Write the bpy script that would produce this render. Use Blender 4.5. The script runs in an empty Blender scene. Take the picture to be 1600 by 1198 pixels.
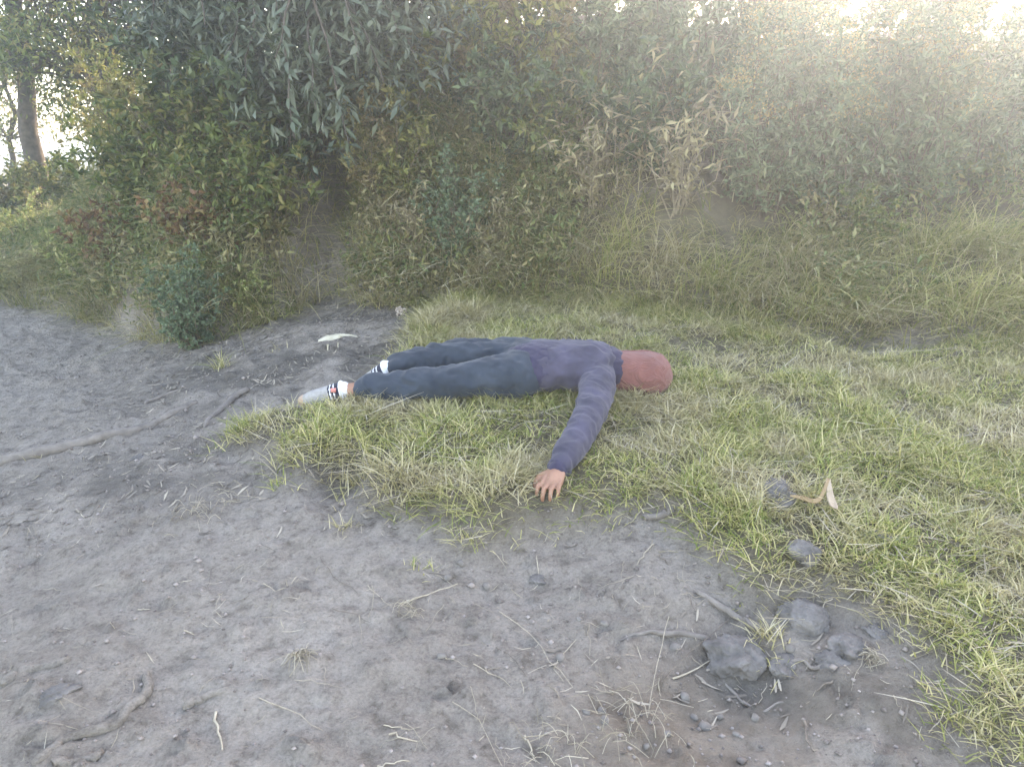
import bpy, math, random
import numpy as np
from mathutils import Vector, Matrix, Quaternion

# ------------------------------------------------------------------ camera, sky, sun, exposure
SC = bpy.context.scene
COL = SC.collection
PITCH = 17.0                      # degrees below the horizon
CAM_Z = 1.5
FPX = 1155.0                      # focal length in photograph pixels (1600 wide)
cam = bpy.data.cameras.new('camera')
cam.sensor_width = 36.0
cam.lens = FPX / 1600.0 * 36.0
cam.clip_start, cam.clip_end = 0.05, 2000
cam_ob = bpy.data.objects.new('camera', cam)
COL.objects.link(cam_ob)
cam_ob.location = (0, 0, CAM_Z)
cam_ob.rotation_euler = (math.radians(90 - PITCH), 0, 0)
SC.camera = cam_ob

SUN_EL, SUN_AZ = 22.0, 30.0       # the sun stands just above the top right corner, behind the bank
world = bpy.data.worlds.new('World'); SC.world = world
world.use_nodes = True
wn = world.node_tree.nodes; wl = world.node_tree.links
sky = wn.new('ShaderNodeTexSky'); sky.sky_type = 'NISHITA'; sky.sun_disc = False
sky.sun_elevation = math.radians(SUN_EL); sky.sun_rotation = math.radians(SUN_AZ)
sky.air_density = 1.0; sky.dust_density = 0.8; sky.ozone_density = 1.0
wl.new(sky.outputs[0], wn['Background'].inputs[0])
wn['Background'].inputs[1].default_value = 0.15
sl = bpy.data.lights.new('sun', 'SUN'); sl.energy = 2.0; sl.angle = math.radians(4.0); sl.color = (1.0, 0.975, 0.94)
sun = bpy.data.objects.new('sun', sl); COL.objects.link(sun)
sdir = Vector((math.sin(math.radians(SUN_AZ)) * math.cos(math.radians(SUN_EL)),
               math.cos(math.radians(SUN_AZ)) * math.cos(math.radians(SUN_EL)), math.sin(math.radians(SUN_EL))))
sun.rotation_euler = (-sdir).to_track_quat('-Z', 'Y').to_euler()
sun.location = (3, 6, 9)
SC.view_settings.view_transform = 'Standard'; SC.view_settings.look = 'None'
SC.view_settings.gamma = 1.0; SC.view_settings.exposure = 3.22
SC.view_settings.use_curve_mapping = False
SC.view_settings.use_white_balance = True; SC.view_settings.white_balance_temperature = 9200; SC.view_settings.white_balance_tint = 20
HAZE_D, HAZE_G = 0.0098, 0.74
SC.render.engine = 'CYCLES'
SC.cycles.use_denoising = True
SC.cycles.max_bounces = 6; SC.cycles.diffuse_bounces = 3; SC.cycles.glossy_bounces = 2
SC.cycles.transmission_bounces = 4; SC.cycles.volume_bounces = 1; SC.cycles.transparent_max_bounces = 8
SC.cycles.caustics_reflective = False; SC.cycles.caustics_refractive = False
SC.cycles.sample_clamp_indirect = 4.0

rng = np.random.default_rng(7)
random.seed(7)

# ------------------------------------------------------------------ helpers
def tag(o, label=None, cat=None, group=None, kind=None):
    if label: o['label'] = label
    if cat: o['category'] = cat
    if group: o['group'] = group
    if kind: o['kind'] = kind
    return o

def link(name, data, parent=None):
    o = bpy.data.objects.new(name, data); COL.objects.link(o)
    if parent: o.parent = parent
    return o

def mesh_np(name, V, F, mat=None, smooth=False, mats=None, midx=None):
    """V (n,3), F (m,k) with k = 3 or 4."""
    V = np.asarray(V, np.float32); F = np.asarray(F, np.int32)
    me = bpy.data.meshes.new(name)
    k = F.shape[1]
    me.vertices.add(len(V)); me.vertices.foreach_set('co', V.ravel())
    me.loops.add(F.size); me.loops.foreach_set('vertex_index', F.ravel())
    me.polygons.add(len(F))
    me.polygons.foreach_set('loop_start', np.arange(len(F), dtype=np.int32) * k)
    me.polygons.foreach_set('loop_total', np.full(len(F), k, np.int32))
    if smooth: me.polygons.foreach_set('use_smooth', np.ones(len(F), bool))
    for m in (mats or ([mat] if mat else [])): me.materials.append(m)
    if midx is not None: me.polygons.foreach_set('material_index', np.asarray(midx, np.int32))
    me.update(calc_edges=True)
    return me

def hash2(ix, iy, s):
    ix = ix.astype(np.int64); iy = iy.astype(np.int64)
    h = (ix * 374761393 + iy * 668265263 + s * 982451653) & 0x7fffffff
    h = ((h ^ (h >> 13)) * 1274126177) & 0x7fffffff
    h = (h ^ (h >> 16)) & 0xffff
    return h / 65535.0

def vnoise(x, y, s=0):
    x = np.asarray(x, float); y = np.asarray(y, float)
    ix = np.floor(x); iy = np.floor(y)
    fx = x - ix; fy = y - iy
    fx = fx * fx * fx * (fx * (fx * 6 - 15) + 10); fy = fy * fy * fy * (fy * (fy * 6 - 15) + 10)
    a = hash2(ix, iy, s); b = hash2(ix + 1, iy, s); c = hash2(ix, iy + 1, s); d = hash2(ix + 1, iy + 1, s)
    return (a + (b - a) * fx) * (1 - fy) + (c + (d - c) * fx) * fy - 0.5

def fbm(x, y, s=0, oct=4):
    t = 0; a = 1.0
    for k in range(oct):
        t = t + a * vnoise(x, y, s + k * 17); a *= 0.5; x = x * 2.03 + 3.1; y = y * 2.03 + 1.7
    return t

def sstep(a, b, x):
    t = np.clip((x - a) / (b - a), 0, 1); return t * t * (3 - 2 * t)

CP, SP = math.cos(math.radians(PITCH)), math.sin(math.radians(PITCH))
def ray(px, py):
    """photograph pixel -> direction"""
    x = (px - 800) / FPX; u = (599 - py) / FPX
    return np.array([x, CP + u * SP, -SP + u * CP])

# ------------------------------------------------------------------ terrain
BX = np.array([-40, -9, -6.5, -4.9, -3.4, -2.5, -1.95, -1.65, -1.3, -0.9, 0.4, 1.1, 1.7, 2.4, 3.2, 6, 40.])
BY = np.array([16, 9.2, 7.9, 7.0, 6.1, 5.2, 4.75, 4.95, 5.3, 4.85, 4.75, 4.45, 4.15, 4.0, 3.85, 3.6, 3.0])
def base_z(x, y):
    s = 0.03 + 0.085 * sstep(-3.4, -0.6, x)
    yy = np.minimum(y, 9)
    return s * yy
def bank_z(x, y):
    b = np.interp(x, BX, BY) + 0.16 * vnoise(x * 1.3, y * 0.3, 5)
    d = y - b
    W = 1.7 + 1.1 * sstep(.6, 2.2, x) + 1.2 * sstep(-3.0, -5.5, x)
    H = 1.75 - 0.15 * sstep(1.0, 3.0, x) - 1.25 * sstep(-2.9, -5.2, x)
    s = np.clip(d / W, 0, 1)
    rt = sstep(.5, 1.8, x)
    prof = (1 - (1 - s) ** 2) * (1 - rt) + rt * (.75 * s + .25 * s * s * (3 - 2 * s))
    g = np.exp(-((x + 1.28 - 0.05 * (y - 4.8)) / 0.16) ** 2)        # the gully between the shrub masses
    z = H * prof * (1 - 0.52 * g * sstep(0, .3, s) * (1 - sstep(.55, .95, s)))
    z = z + np.clip(d - W, 0, 6) * 0.05 * sstep(-5, -2.5, x)
    return z * 1.0, sstep(0.0, 0.25, d)

def hit_flat(px, py):
    d = ray(px, py); t = np.arange(0.8, 30, 0.002)
    X = d[0] * t; Y = d[1] * t; Z = CAM_Z + d[2] * t
    k = np.argmax(Z < base_z(X, Y)); return X[k], Y[k]

# the grass shelf: outline read off the photograph, laid on the ground
turf_px = [(338, 706), (372, 676), (440, 648), (520, 648), (575, 640), (600, 600), (640, 520), (700, 480),
           (1000, 470), (1250, 545), (1330, 575), (1700, 540), (2300, 560), (2300, 1300), (1700, 1230), (1545, 1185), (1500, 1120),
           (1440, 1050), (1380, 985), (1330, 965), (1270, 925), (1215, 940), (1206, 1022), (1188, 1030), (1192, 945), (1120, 890),
           (1085, 830), (1010, 800), (900, 805), (850, 815), (790, 842), (735, 862), (728, 815), (640, 815),
           (585, 798), (560, 745), (505, 745), (470, 760), (440, 720), (400, 700)]
TP = np.array([hit_flat(*p) for p in turf_px])
def in_poly(x, y, P):
    c = np.zeros(np.shape(x), bool)
    for i in range(len(P)):
        x0, y0 = P[i - 1]; x1, y1 = P[i]
        m = ((y0 > y) != (y1 > y)) & (x < (x1 - x0) * (y - y0) / (y1 - y0 + 1e-12) + x0)
        c ^= m
    return c
GX0, GX1, GY0, GY1, GS = -4.0, 6.0, 0.6, 7.0, 0.02
gx = np.arange(GX0, GX1, GS); gy = np.arange(GY0, GY1, GS)
MX, MY = np.meshgrid(gx, gy)
jx = 0.09 * fbm(MX * 6, MY * 6, 31, 3); jy = 0.09 * fbm(MX * 6, MY * 6, 47, 3)
RAW = in_poly(MX + jx, MY + jy, TP).astype(float)
def boxblur(A, r, n=3):
    for _ in range(n):
        for ax in (0, 1):
            c = np.cumsum(np.pad(A, [(r + 1, r) if a == ax else (0, 0) for a in (0, 1)], mode='edge'), axis=ax)
            A = (np.take(c, range(2 * r + 1, c.shape[ax]), ax) - np.take(c, range(0, c.shape[ax] - 2 * r - 1), ax)) / (2 * r + 1)
    return A
SOFT = boxblur(RAW, 3, 2)
def samp(A, x, y):
    i = np.clip((np.asarray(x) - GX0) / GS, 0, A.shape[1] - 1.001); j = np.clip((np.asarray(y) - GY0) / GS, 0, A.shape[0] - 1.001)
    i0 = i.astype(int); j0 = j.astype(int); fi = i - i0; fj = j - j0
    return (A[j0, i0] * (1 - fi) + A[j0, i0 + 1] * fi) * (1 - fj) + (A[j0 + 1, i0] * (1 - fi) + A[j0 + 1, i0 + 1] * fi) * fj

# hollows and rises with a shape of their own: (x, y, radius, depth)
pits = []
for (px, py, r, h) in [(545, 752, .13, -.07), (1190, 1075, .30, -.045), (1090, 1060, .20, -.03), (830, 900, .25, -.03),
                       (60, 915, .16, -.02), (640, 640, .3, -.01), (1040, 905, .22, .035), (420, 760, .35, .03), (90, 1090, .2, .03),
                       (560, 900, .4, .02), (1330, 1050, .2, .03), (1500, 520, .35, .10), (240, 690, .4, -.02)]:
    X, Y = hit_flat(px, py); pits.append((X, Y, r, h))

def ground_z(x, y, fine=True):
    x = np.asarray(x, float); y = np.asarray(y, float)
    zb = base_z(x, y); bz, bm = bank_z(x, y)
    t = samp(SOFT, x, y) * sstep(7.0, 6.0, y)
    z = zb + bz + 0.085 * t
    z = z + 0.045 * fbm(x * 0.9, y * 0.9, 3, 3) * (0.6 + 0.4 * t)
    near = sstep(14, 6, y)
    z = z + near * (0.020 * fbm(x * 4.2, y * 4.2, 11, 3) * (1 + 0.8 * t))
    z = z + bm * 0.16 * fbm(x * 1.8, y * 1.8, 71, 4)
    for X, Y, r, h in pits:
        z = z + h * np.exp(-((x - X) ** 2 + (y - Y) ** 2) / (r * r))
    if fine:
        f1 = fbm(x * 15 + 2 * vnoise(x * 3, y * 3, 9), y * 22, 21, 3)
        z = z + near * (1 - 0.5 * t) * (0.015 * f1)
        f2 = np.maximum(0, vnoise(x * 34, y * 48, 33) + vnoise(x * 13, y * 17, 35) - 0.28)
        z = z + near * 0.045 * f2
    return z

def hit(px, py, lift=0.0):
    """where a photograph pixel's ray meets the terrain"""
    d = ray(px, py); t = np.arange(0.9, 40, 0.004)
    X = d[0] * t; Y = d[1] * t; Z = CAM_Z + d[2] * t
    k = np.argmax(Z < ground_z(X, Y, False) + lift)
    return Vector((X[k], Y[k], float(ground_z(X[k], Y[k]))))

# ------------------------------------------------------------------ materials
def mat(name):
    m = bpy.data.materials.new(name); m.use_nodes = True
    nt = m.node_tree; b = nt.nodes['Principled BSDF']
    return m, nt.nodes, nt.links, b
def ramp(N, stops):
    r = N.new('ShaderNodeValToRGB'); e = r.color_ramp.elements
    while len(e) < len(stops): e.new(0.5)
    for el, (p, c) in zip(e, stops): el.position = p; el.color = (*c, 1)
    return r
def noise(N, L, scale, detail=4, vec=None, rough=0.55):
    n = N.new('ShaderNodeTexNoise'); n.inputs['Scale'].default_value = scale; n.inputs['Detail'].default_value = detail
    n.inputs['Roughness'].default_value = rough
    if vec is not None: L.new(vec, n.inputs['Vector'])
    return n
def mixc(N, L, fac, a, b, mode='MIX'):
    m = N.new('ShaderNodeMix'); m.data_type = 'RGBA'; m.blend_type = mode
    for s, v in ((0, fac), (6, a), (7, b)):
        if hasattr(v, 'links'): L.new(v, m.inputs[s])
        elif s == 0: m.inputs[0].default_value = v
        else: m.inputs[s].default_value = (*v, 1)
    return m.outputs[2]
def bump(N, L, h, b, strength=0.5, dist=0.01):
    n = N.new('ShaderNodeBump'); n.inputs['Strength'].default_value = strength; n.inputs['Distance'].default_value = dist
    L.new(h, n.inputs['Height']); L.new(n.outputs[0], b.inputs['Normal'])

def leaf_mat(name, stops, trans=0.35, rough=0.55, patch=None, patch_scale=1.5, patch_lo=.5, spec=0.3):
    """colour by leaf (random per island), with patches of another tint"""
    m, N, L, b = mat(name)
    g = N.new('ShaderNodeNewGeometry')
    r = ramp(N, stops); L.new(g.outputs['Random Per Island'], r.inputs[0])
    c = r.outputs[0]
    if patch:
        n = noise(N, L, patch_scale, 3, g.outputs['Position'])
        q = ramp(N, [(patch_lo, (0, 0, 0)), (patch_lo + .14, (1, 1, 1))]); L.new(n.outputs[0], q.inputs[0])
        r2 = ramp(N, patch); L.new(g.outputs['Random Per Island'], r2.inputs[0])
        c = mixc(N, L, q.outputs[0], c, r2.outputs[0])
    L.new(c, b.inputs['Base Color']); b.inputs['Roughness'].default_value = rough
    b.inputs['Specular IOR Level'].default_value = spec
    t = N.new('ShaderNodeBsdfTranslucent'); L.new(c, t.inputs[0])
    x = N.new('ShaderNodeMixShader'); x.inputs[0].default_value = trans
    L.new(b.outputs[0], x.inputs[1]); L.new(t.outputs[0], x.inputs[2])
    L.new(x.outputs[0], N['Material Output'].inputs[0])
    return m

def solid(name, a, b_, scale=30, rough=.8, bmp=.4, dist=.004, detail=5):
    m, N, L, b = mat(name)
    tc = N.new('ShaderNodeTexCoord')
    n = noise(N, L, scale, detail, tc.outputs['Object'])
    r = ramp(N, [(.3, a), (.7, b_)]); L.new(n.outputs[0], r.inputs[0])
    L.new(r.outputs[0], b.inputs['Base Color']); b.inputs['Roughness'].default_value = rough
    b.inputs['Specular IOR Level'].default_value = .25
    bump(N, L, n.outputs[0], b, bmp, dist)
    return m

def ground_mat():
    m, N, L, b = mat('soil')
    g = N.new('ShaderNodeNewGeometry'); P = g.outputs['Position']
    n1 = noise(N, L, 1.6, 6, P, .6); n2 = noise(N, L, 14, 6, P, .65); n3 = noise(N, L, 120, 4, P, .7); n4 = noise(N, L, 42, 7, P, .7)
    r1 = ramp(N, [(.3, (.25, .222, .196)), (.5, (.296, .266, .236)), (.7, (.338, .306, .274))]); L.new(n1.outputs[0], r1.inputs[0])
    r2 = ramp(N, [(.30, (.48, .46, .44)), (.46, (.92, .91, .90)), (.62, (1.05, 1.05, 1.05)), (.78, (1.22, 1.21, 1.20))]); L.new(n2.outputs[0], r2.inputs[0])
    c = mixc(N, L, .75, r1.outputs[0], r2.outputs[0], 'MULTIPLY')
    r3 = ramp(N, [(.3, (.55, .53, .52)), (.6, (1.15, 1.15, 1.15))]); L.new(n3.outputs[0], r3.inputs[0])
    c = mixc(N, L, .5, c, r3.outputs[0], 'MULTIPLY')
    r4 = ramp(N, [(.36, (.62, .60, .58)), (.48, (1, 1, 1)), (.7, (1.15, 1.14, 1.12))]); L.new(n4.outputs[0], r4.inputs[0])
    c = mixc(N, L, .7, c, r4.outputs[0], 'MULTIPLY')
    def attr(nm):
        a = N.new('ShaderNodeAttribute'); a.attribute_name = nm; return a.outputs['Fac']
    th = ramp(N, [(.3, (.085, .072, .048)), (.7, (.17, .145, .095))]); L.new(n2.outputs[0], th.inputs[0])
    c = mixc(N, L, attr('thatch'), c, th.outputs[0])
    br = ramp(N, [(.3, (.165, .135, .108)), (.7, (.30, .255, .21))]); L.new(n2.outputs[0], br.inputs[0])
    c = mixc(N, L, attr('brown'), c, br.outputs[0])
    dk = ramp(N, [(.3, (.10, .09, .08)), (.7, (.175, .16, .143))]); L.new(n2.outputs[0], dk.inputs[0])
    c = mixc(N, L, attr('litter'), c, dk.outputs[0])
    L.new(c, b.inputs['Base Color']); b.inputs['Roughness'].default_value = .95
    b.inputs['Specular IOR Level'].default_value = .15
    ad = N.new('ShaderNodeMath'); ad.operation = 'ADD'
    L.new(n2.outputs[0], ad.inputs[0])
    ml = N.new('ShaderNodeMath'); ml.operation = 'MULTIPLY'; ml.inputs[1].default_value = .35
    L.new(n3.outputs[0], ml.inputs[0]); L.new(ml.outputs[0], ad.inputs[1])
    ad2 = N.new('ShaderNodeMath'); ad2.operation = 'ADD'; L.new(ad.outputs[0], ad2.inputs[0]); L.new(n4.outputs[0], ad2.inputs[1])
    bump(N, L, ad2.outputs[0], b, 1.0, .022)
    return m

# ------------------------------------------------------------------ ground sheet
def axis(lo, hi, step, out_lo, out_hi):
    a = np.arange(lo, hi + step / 2, step)
    up = [hi]; s = step
    while up[-1] < out_hi: s *= 1.18; up.append(up[-1] + s)
    dn = [lo]; s = step
    while dn[-1] > out_lo: s *= 1.18; dn.append(dn[-1] - s)
    return np.concatenate([dn[:0:-1], a, up[1:]])
def in_px(x, y, cx, cy, rx, ry):
    """soft round patch on the ground about the point that pixel shows"""
    X, Y = hit_flat(cx, cy); return np.exp(-(((x - X) / rx) ** 2 + ((y - Y) / ry) ** 2))
ax = axis(-4.4, 3.4, 0.018, -250, 250); ay = axis(0.95, 6.4, 0.018, -60, 350)
GXm, GYm = np.meshgrid(ax, ay)
GZ = ground_z(GXm, GYm)
nx, ny = len(ax), len(ay)
V = np.stack([GXm, GYm, GZ], -1).reshape(-1, 3)
ii = (np.arange(ny - 1)[:, None] * nx + np.arange(nx - 1)[None, :]).ravel()
F = np.stack([ii, ii + 1, ii + nx + 1, ii + nx], 1)
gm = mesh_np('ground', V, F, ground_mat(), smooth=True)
x_, y_ = V[:, 0], V[:, 1]
nz = fbm(x_ * 5, y_ * 5, 91, 4)
bm_ = bank_z(x_, y_)[1]
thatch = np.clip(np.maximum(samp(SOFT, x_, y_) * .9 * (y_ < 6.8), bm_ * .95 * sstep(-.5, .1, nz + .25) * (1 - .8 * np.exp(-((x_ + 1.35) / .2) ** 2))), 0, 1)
brown = np.clip(in_px(x_, y_, 1190, 1130, .34, .26) + in_px(x_, y_, 1050, 1150, .25, .2) + .5 * in_px(x_, y_, 1300, 1150, .3, .2) + .35 * in_px(x_, y_, 90, 1110, .3, .22), 0, 1) * sstep(-.5, .05, nz)
litter = np.clip(1.0 * in_px(x_, y_, 400, 560, .75, .75) + .8 * in_px(x_, y_, 250, 740, .7, .3) + .8 * in_px(x_, y_, 540, 540, .6, .6) + .9 * in_px(x_, y_, 1180, 1050, .16, .12)
                 + .5 * in_px(x_, y_, 1240, 990, .2, .15) + .5 * in_px(x_, y_, 1350, 1110, .2, .1) + .6 * in_px(x_, y_, 545, 752, .15, .12) + .8 * in_px(x_, y_, 1300, 575, .6, .12), 0, 1) * sstep(-.45, .25, nz)
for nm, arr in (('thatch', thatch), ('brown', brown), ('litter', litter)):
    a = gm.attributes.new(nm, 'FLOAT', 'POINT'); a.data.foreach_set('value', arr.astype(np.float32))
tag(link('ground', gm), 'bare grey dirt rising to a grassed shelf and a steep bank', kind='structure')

# ------------------------------------------------------------------ blades of grass and flat litter
def blades(P, az, length, width, lean, droop, segs=2):
    """P (n,3) roots; every blade is a bent tapering strip"""
    n = len(P)
    d = np.stack([np.cos(az), np.sin(az), np.zeros(n)], 1); w = np.stack([-np.sin(az), np.cos(az), np.zeros(n)], 1)
    tw = rng.uniform(-1, 1, n)[:, None]; w = w + .5 * tw * np.array([0, 0, 1.])
    V = np.zeros((n, (segs + 1) * 2, 3), np.float32)
    for k in range(segs + 1):
        t = k / segs
        h = length * (lean * t + droop * t * t)
        v = length * (np.sqrt(np.clip(1 - lean ** 2, .02, 1)) * t - .75 * droop * t * t)
        c = P + d * h[:, None]; c[:, 2] += v
        ww = (width * (1 - t) ** .6 * .5 + .0003)[:, None] * w
        V[:, 2 * k] = c - ww; V[:, 2 * k + 1] = c + ww
    b = (np.arange(n) * (segs + 1) * 2)[:, None, None]
    q = np.array([[2 * k, 2 * k + 1, 2 * k + 3, 2 * k + 2] for k in range(segs)])[None]
    return V.reshape(-1, 3), (b + q).reshape(-1, 4)

def bank_points(n, x0, x1, dmin=-.12, dmax=2.6):
    x = rng.uniform(x0, x1, n); u = rng.uniform(0, 1, n)
    b = np.interp(x, BX, BY); W = 1.7 + 1.1 * sstep(.6, 2.2, x) + 1.2 * sstep(-3.0, -5.5, x)
    d = W * (1 - np.sqrt(1 - u * .97)) + rng.uniform(dmin, .1, n)
    return x, b + d, u
def tufts(n, area, dens, per, lmin, lmax, wmin, wmax, leanmax, segs, droop=(.1, .5), spread=.03, hang=None, leanmin=.1):
    """roots of n tufts inside area (x0,x1,y0,y1), thinned by dens(x,y) in 0..1"""
    x = rng.uniform(area[0], area[1], n); y = rng.uniform(area[2], area[3], n)
    if hang: x, y, _ = bank_points(n, area[0], area[1])
    keep = rng.uniform(0, 1, n) < dens(x, y); x = x[keep]; y = y[keep]
    m = len(x); L = rng.uniform(lmin, lmax, m) * (1 + .7 * fbm(x * 2.2, y * 2.2, 55, 3))
    az0 = rng.uniform(0, 2 * np.pi, m)
    X = np.repeat(x, per) + rng.normal(0, spread, m * per); Y = np.repeat(y, per) + rng.normal(0, spread, m * per)
    az = np.repeat(az0, per) + rng.normal(0, 1.3, m * per)
    if hang: az = -np.pi / 2 + rng.normal(0, hang, m) .repeat(per) + rng.normal(0, .55, m * per)
    LL = np.repeat(L, per) * rng.uniform(.55, 1.15, m * per)
    P = np.stack([X, Y, ground_z(X, Y) - .004], 1)
    return blades(P, az, LL, rng.uniform(wmin, wmax, m * per), rng.uniform(leanmin, leanmax, m * per), rng.uniform(*droop, m * per), segs)

GREEN = [(0, (.14, .20, .05)), (.3, (.25, .29, .08)), (.55, (.41, .40, .14)), (.75, (.55, .49, .23)), (1, (.64, .57, .35))]
STRAW = [(0, (.27, .25, .11)), (.4, (.42, .37, .20)), (.8, (.54, .47, .29)), (1, (.62, .56, .40))]
M_turf = leaf_mat('turf_blades', GREEN, .3, .6, STRAW, 2.6, .44)
M_tall = leaf_mat('tall_grass_blades', [(0, (.13, .18, .05)), (.3, (.23, .26, .08)), (.55, (.37, .34, .15)), (1, (.52, .46, .28))], .3, .6, STRAW, 1.7, .53)
M_straw = leaf_mat('straw', [(0, (.22, .19, .14)), (.5, (.38, .33, .25)), (1, (.52, .47, .38))], .1, .7)
M_litter = leaf_mat('dead_leaf_litter', [(0, (.10, .085, .072)), (.4, (.18, .155, .13)), (.75, (.28, .245, .205)), (1, (.40, .355, .29))], .1, .75)

def turf_d(x, y):
    s = samp(SOFT, x, y); nn = fbm(x * 3.1, y * 3.1, 61, 3)
    bm = bank_z(x, y)[1]
    strip = .8 * in_px(x, y, 1290, 572, .45, .10) + .8 * in_px(x, y, 1060, 600, .4, .14)
    strip = strip + 1.2 * in_px(x, y, 1215, 785, .12, .09) + 1.2 * in_px(x, y, 1258, 880, .07, .07)
    return np.clip(s, 0, 1) ** 1.5 * np.clip(.9 + 1.5 * nn, .15, 1) * (1 - bm * .8) * (1 - np.clip(strip, 0, .9))
Va, Fa = tufts(46000, (-2.0, 3.6, .95, 5.4), turf_d, 12, .04, .115, .0026, .005, .99, 2, (.15, .6), .03, None, .3)
tag(link('turf_grass', mesh_np('turf_grass', Va, Fa, M_turf)), 'short yellow green turf covering the shelf around the lying person', 'grass', kind='stuff')

Vf, Ff = tufts(9000, (-2.0, 3.6, .95, 5.4), turf_d, 4, .10, .24, .002, .004, .995, 3, (0, .10), .05, None, .93)
tag(link('fallen_grass', mesh_np('fallen_grass', Vf, Ff, M_straw)), 'bleached fallen grass stems lying through the turf', 'grass', kind='stuff')
def bank_d(x, y):
    b = np.interp(x, BX, BY); d = y - b
    right = sstep(.2, 1.2, x)
    low = .35 + .65 * sstep(1.3, .6, d)
    gully = np.exp(-((x + 1.30) / .15) ** 2)
    nn = fbm(x * 1.7, y * 1.7, 81, 3)
    return np.clip(low * (.6 - .15 * right) * np.clip(.75 + 1.8 * nn, .03, 1) * (1 - .85 * gully), 0, 1)
Vb, Fb = tufts(15500, (-6.5, 4.2, 3.5, 8.0), bank_d, 12, .14, .40, .0035, .0075, .8, 3, (.35, 1.0), .05, .8)
tag(link('bank_grass', mesh_np('bank_grass', Vb, Fb, M_tall)), 'long arching green and straw coloured grass growing over the bank', 'grass', kind='stuff')

def strips(n, area, dens, lmin, lmax, wmin, wmax, curl=.25, lift=.004):
    x = rng.uniform(area[0], area[1], n); y = rng.uniform(area[2], area[3], n)
    k = rng.uniform(0, 1, n) < dens(x, y); x = x[k]; y = y[k]; m = len(x)
    az = rng.uniform(0, 2 * np.pi, m); L = rng.uniform(lmin, lmax, m); w = rng.uniform(wmin, wmax, m) * .5
    d = np.stack([np.cos(az), np.sin(az)], 1); p = np.stack([-d[:, 1], d[:, 0]], 1)
    bend = rng.uniform(-curl, curl, m)
    V = np.zeros((m, 6, 3), np.float32)
    for q, t in enumerate((-.5, 0, .5)):
        c = np.stack([x, y], 1) + d * (L * t)[:, None] + p * (bend * L * (.25 - t * t))[:, None]
        z = ground_z(c[:, 0], c[:, 1]) + lift + rng.uniform(0, .10, m) * L * (q != 1)
        ww = (w * (1 if q == 1 else .35))[:, None] * p
        tl = rng.uniform(-.5, .5, m) * w
        V[:, 2 * q, :2] = c - ww; V[:, 2 * q, 2] = z - tl; V[:, 2 * q + 1, :2] = c + ww; V[:, 2 * q + 1, 2] = z + tl
    b = (np.arange(m) * 6)[:, None, None]
    return V.reshape(-1, 3), (b + np.array([[0, 1, 3, 2], [2, 3, 5, 4]])[None]).reshape(-1, 4)
def litter_d(x, y):
    return np.clip(1.1 * in_px(x, y, 400, 560, .8, .8) + .9 * in_px(x, y, 540, 545, .6, .6) + .9 * in_px(x, y, 230, 750, .8, .32) + .5 * in_px(x, y, 1180, 1080, .35, .25)
                   + .8 * in_px(x, y, 1290, 575, .6, .12) + .3 * in_px(x, y, 640, 800, .4, .15), 0, 1) * np.clip(.6 + 1.4 * fbm(x * 4, y * 4, 95, 3), 0, 1)
Vl, Fl = strips(34000, (-3.6, 2.6, 1.0, 6.0), litter_d, .02, .065, .003, .010)
tag(link('leaf_litter', mesh_np('leaf_litter', Vl, Fl, M_litter)), 'fallen dead leaves and bark bits strewn over the dirt below the bank', 'leaf litter', kind='stuff')
def straw_d(x, y):
    return (1 - samp(SOFT, x, y)) * np.clip(.22 + .9 * fbm(x * 2.5, y * 2.5, 97, 3), .03, 1) * (1 - bank_z(x, y)[1])
Vs, Fs = strips(15000, (-3.8, 2.4, 1.0, 6.0), straw_d, .010, .06, .0012, .0032, .45, .003)
tag(link('straw_litter', mesh_np('straw_litter', Vs, Fs, M_straw)), 'tiny bits of straw scattered over the bare dirt', 'straw', kind='stuff')

# crumbs of soil and grit
OCT = np.array([(1, 0, 0), (-1, 0, 0), (0, 1, 0), (0, -1, 0), (0, 0, 1), (0, 0, -1)], float)
OF = np.array([(0, 2, 4), (2, 1, 4), (1, 3, 4), (3, 0, 4), (2, 0, 5), (1, 2, 5), (3, 1, 5), (0, 3, 5)])
n = 30000
x = rng.uniform(-3.6, 2.2, n); y = rng.uniform(1.0, 5.2, n)
gd = (1 - samp(SOFT, x, y)) * np.clip(.3 + .9 * fbm(x * 2, y * 2, 99, 3) + .9 * in_px(x, y, 1150, 1130, .35, .3), .04, 1) * (1 - bank_z(x, y)[1])
k = rng.uniform(0, 1, n) < gd; x = x[k]; y = y[k]; n = len(x)
s = rng.gamma(2.0, .0016, n) + .0012
Vc = OCT[None] * s[:, None, None] * rng.uniform(.6, 1.2, (n, 6, 1)) * np.array([1, 1, .7])
Vc[:, :, 0] += x[:, None]; Vc[:, :, 1] += y[:, None]; Vc[:, :, 2] += (ground_z(x, y) + s * .25)[:, None]
M_grit = leaf_mat('grit', [(0, (.13, .11, .10)), (.5, (.24, .205, .185)), (1, (.33, .29, .27))], 0, .9)
tag(link('grit', mesh_np('grit', Vc.reshape(-1, 3), (np.arange(n)[:, None, None] * 6 + OF[None]).reshape(-1, 3), M_grit)), 'small grit and crumbs of soil on the dirt', 'grit', kind='stuff')

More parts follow.
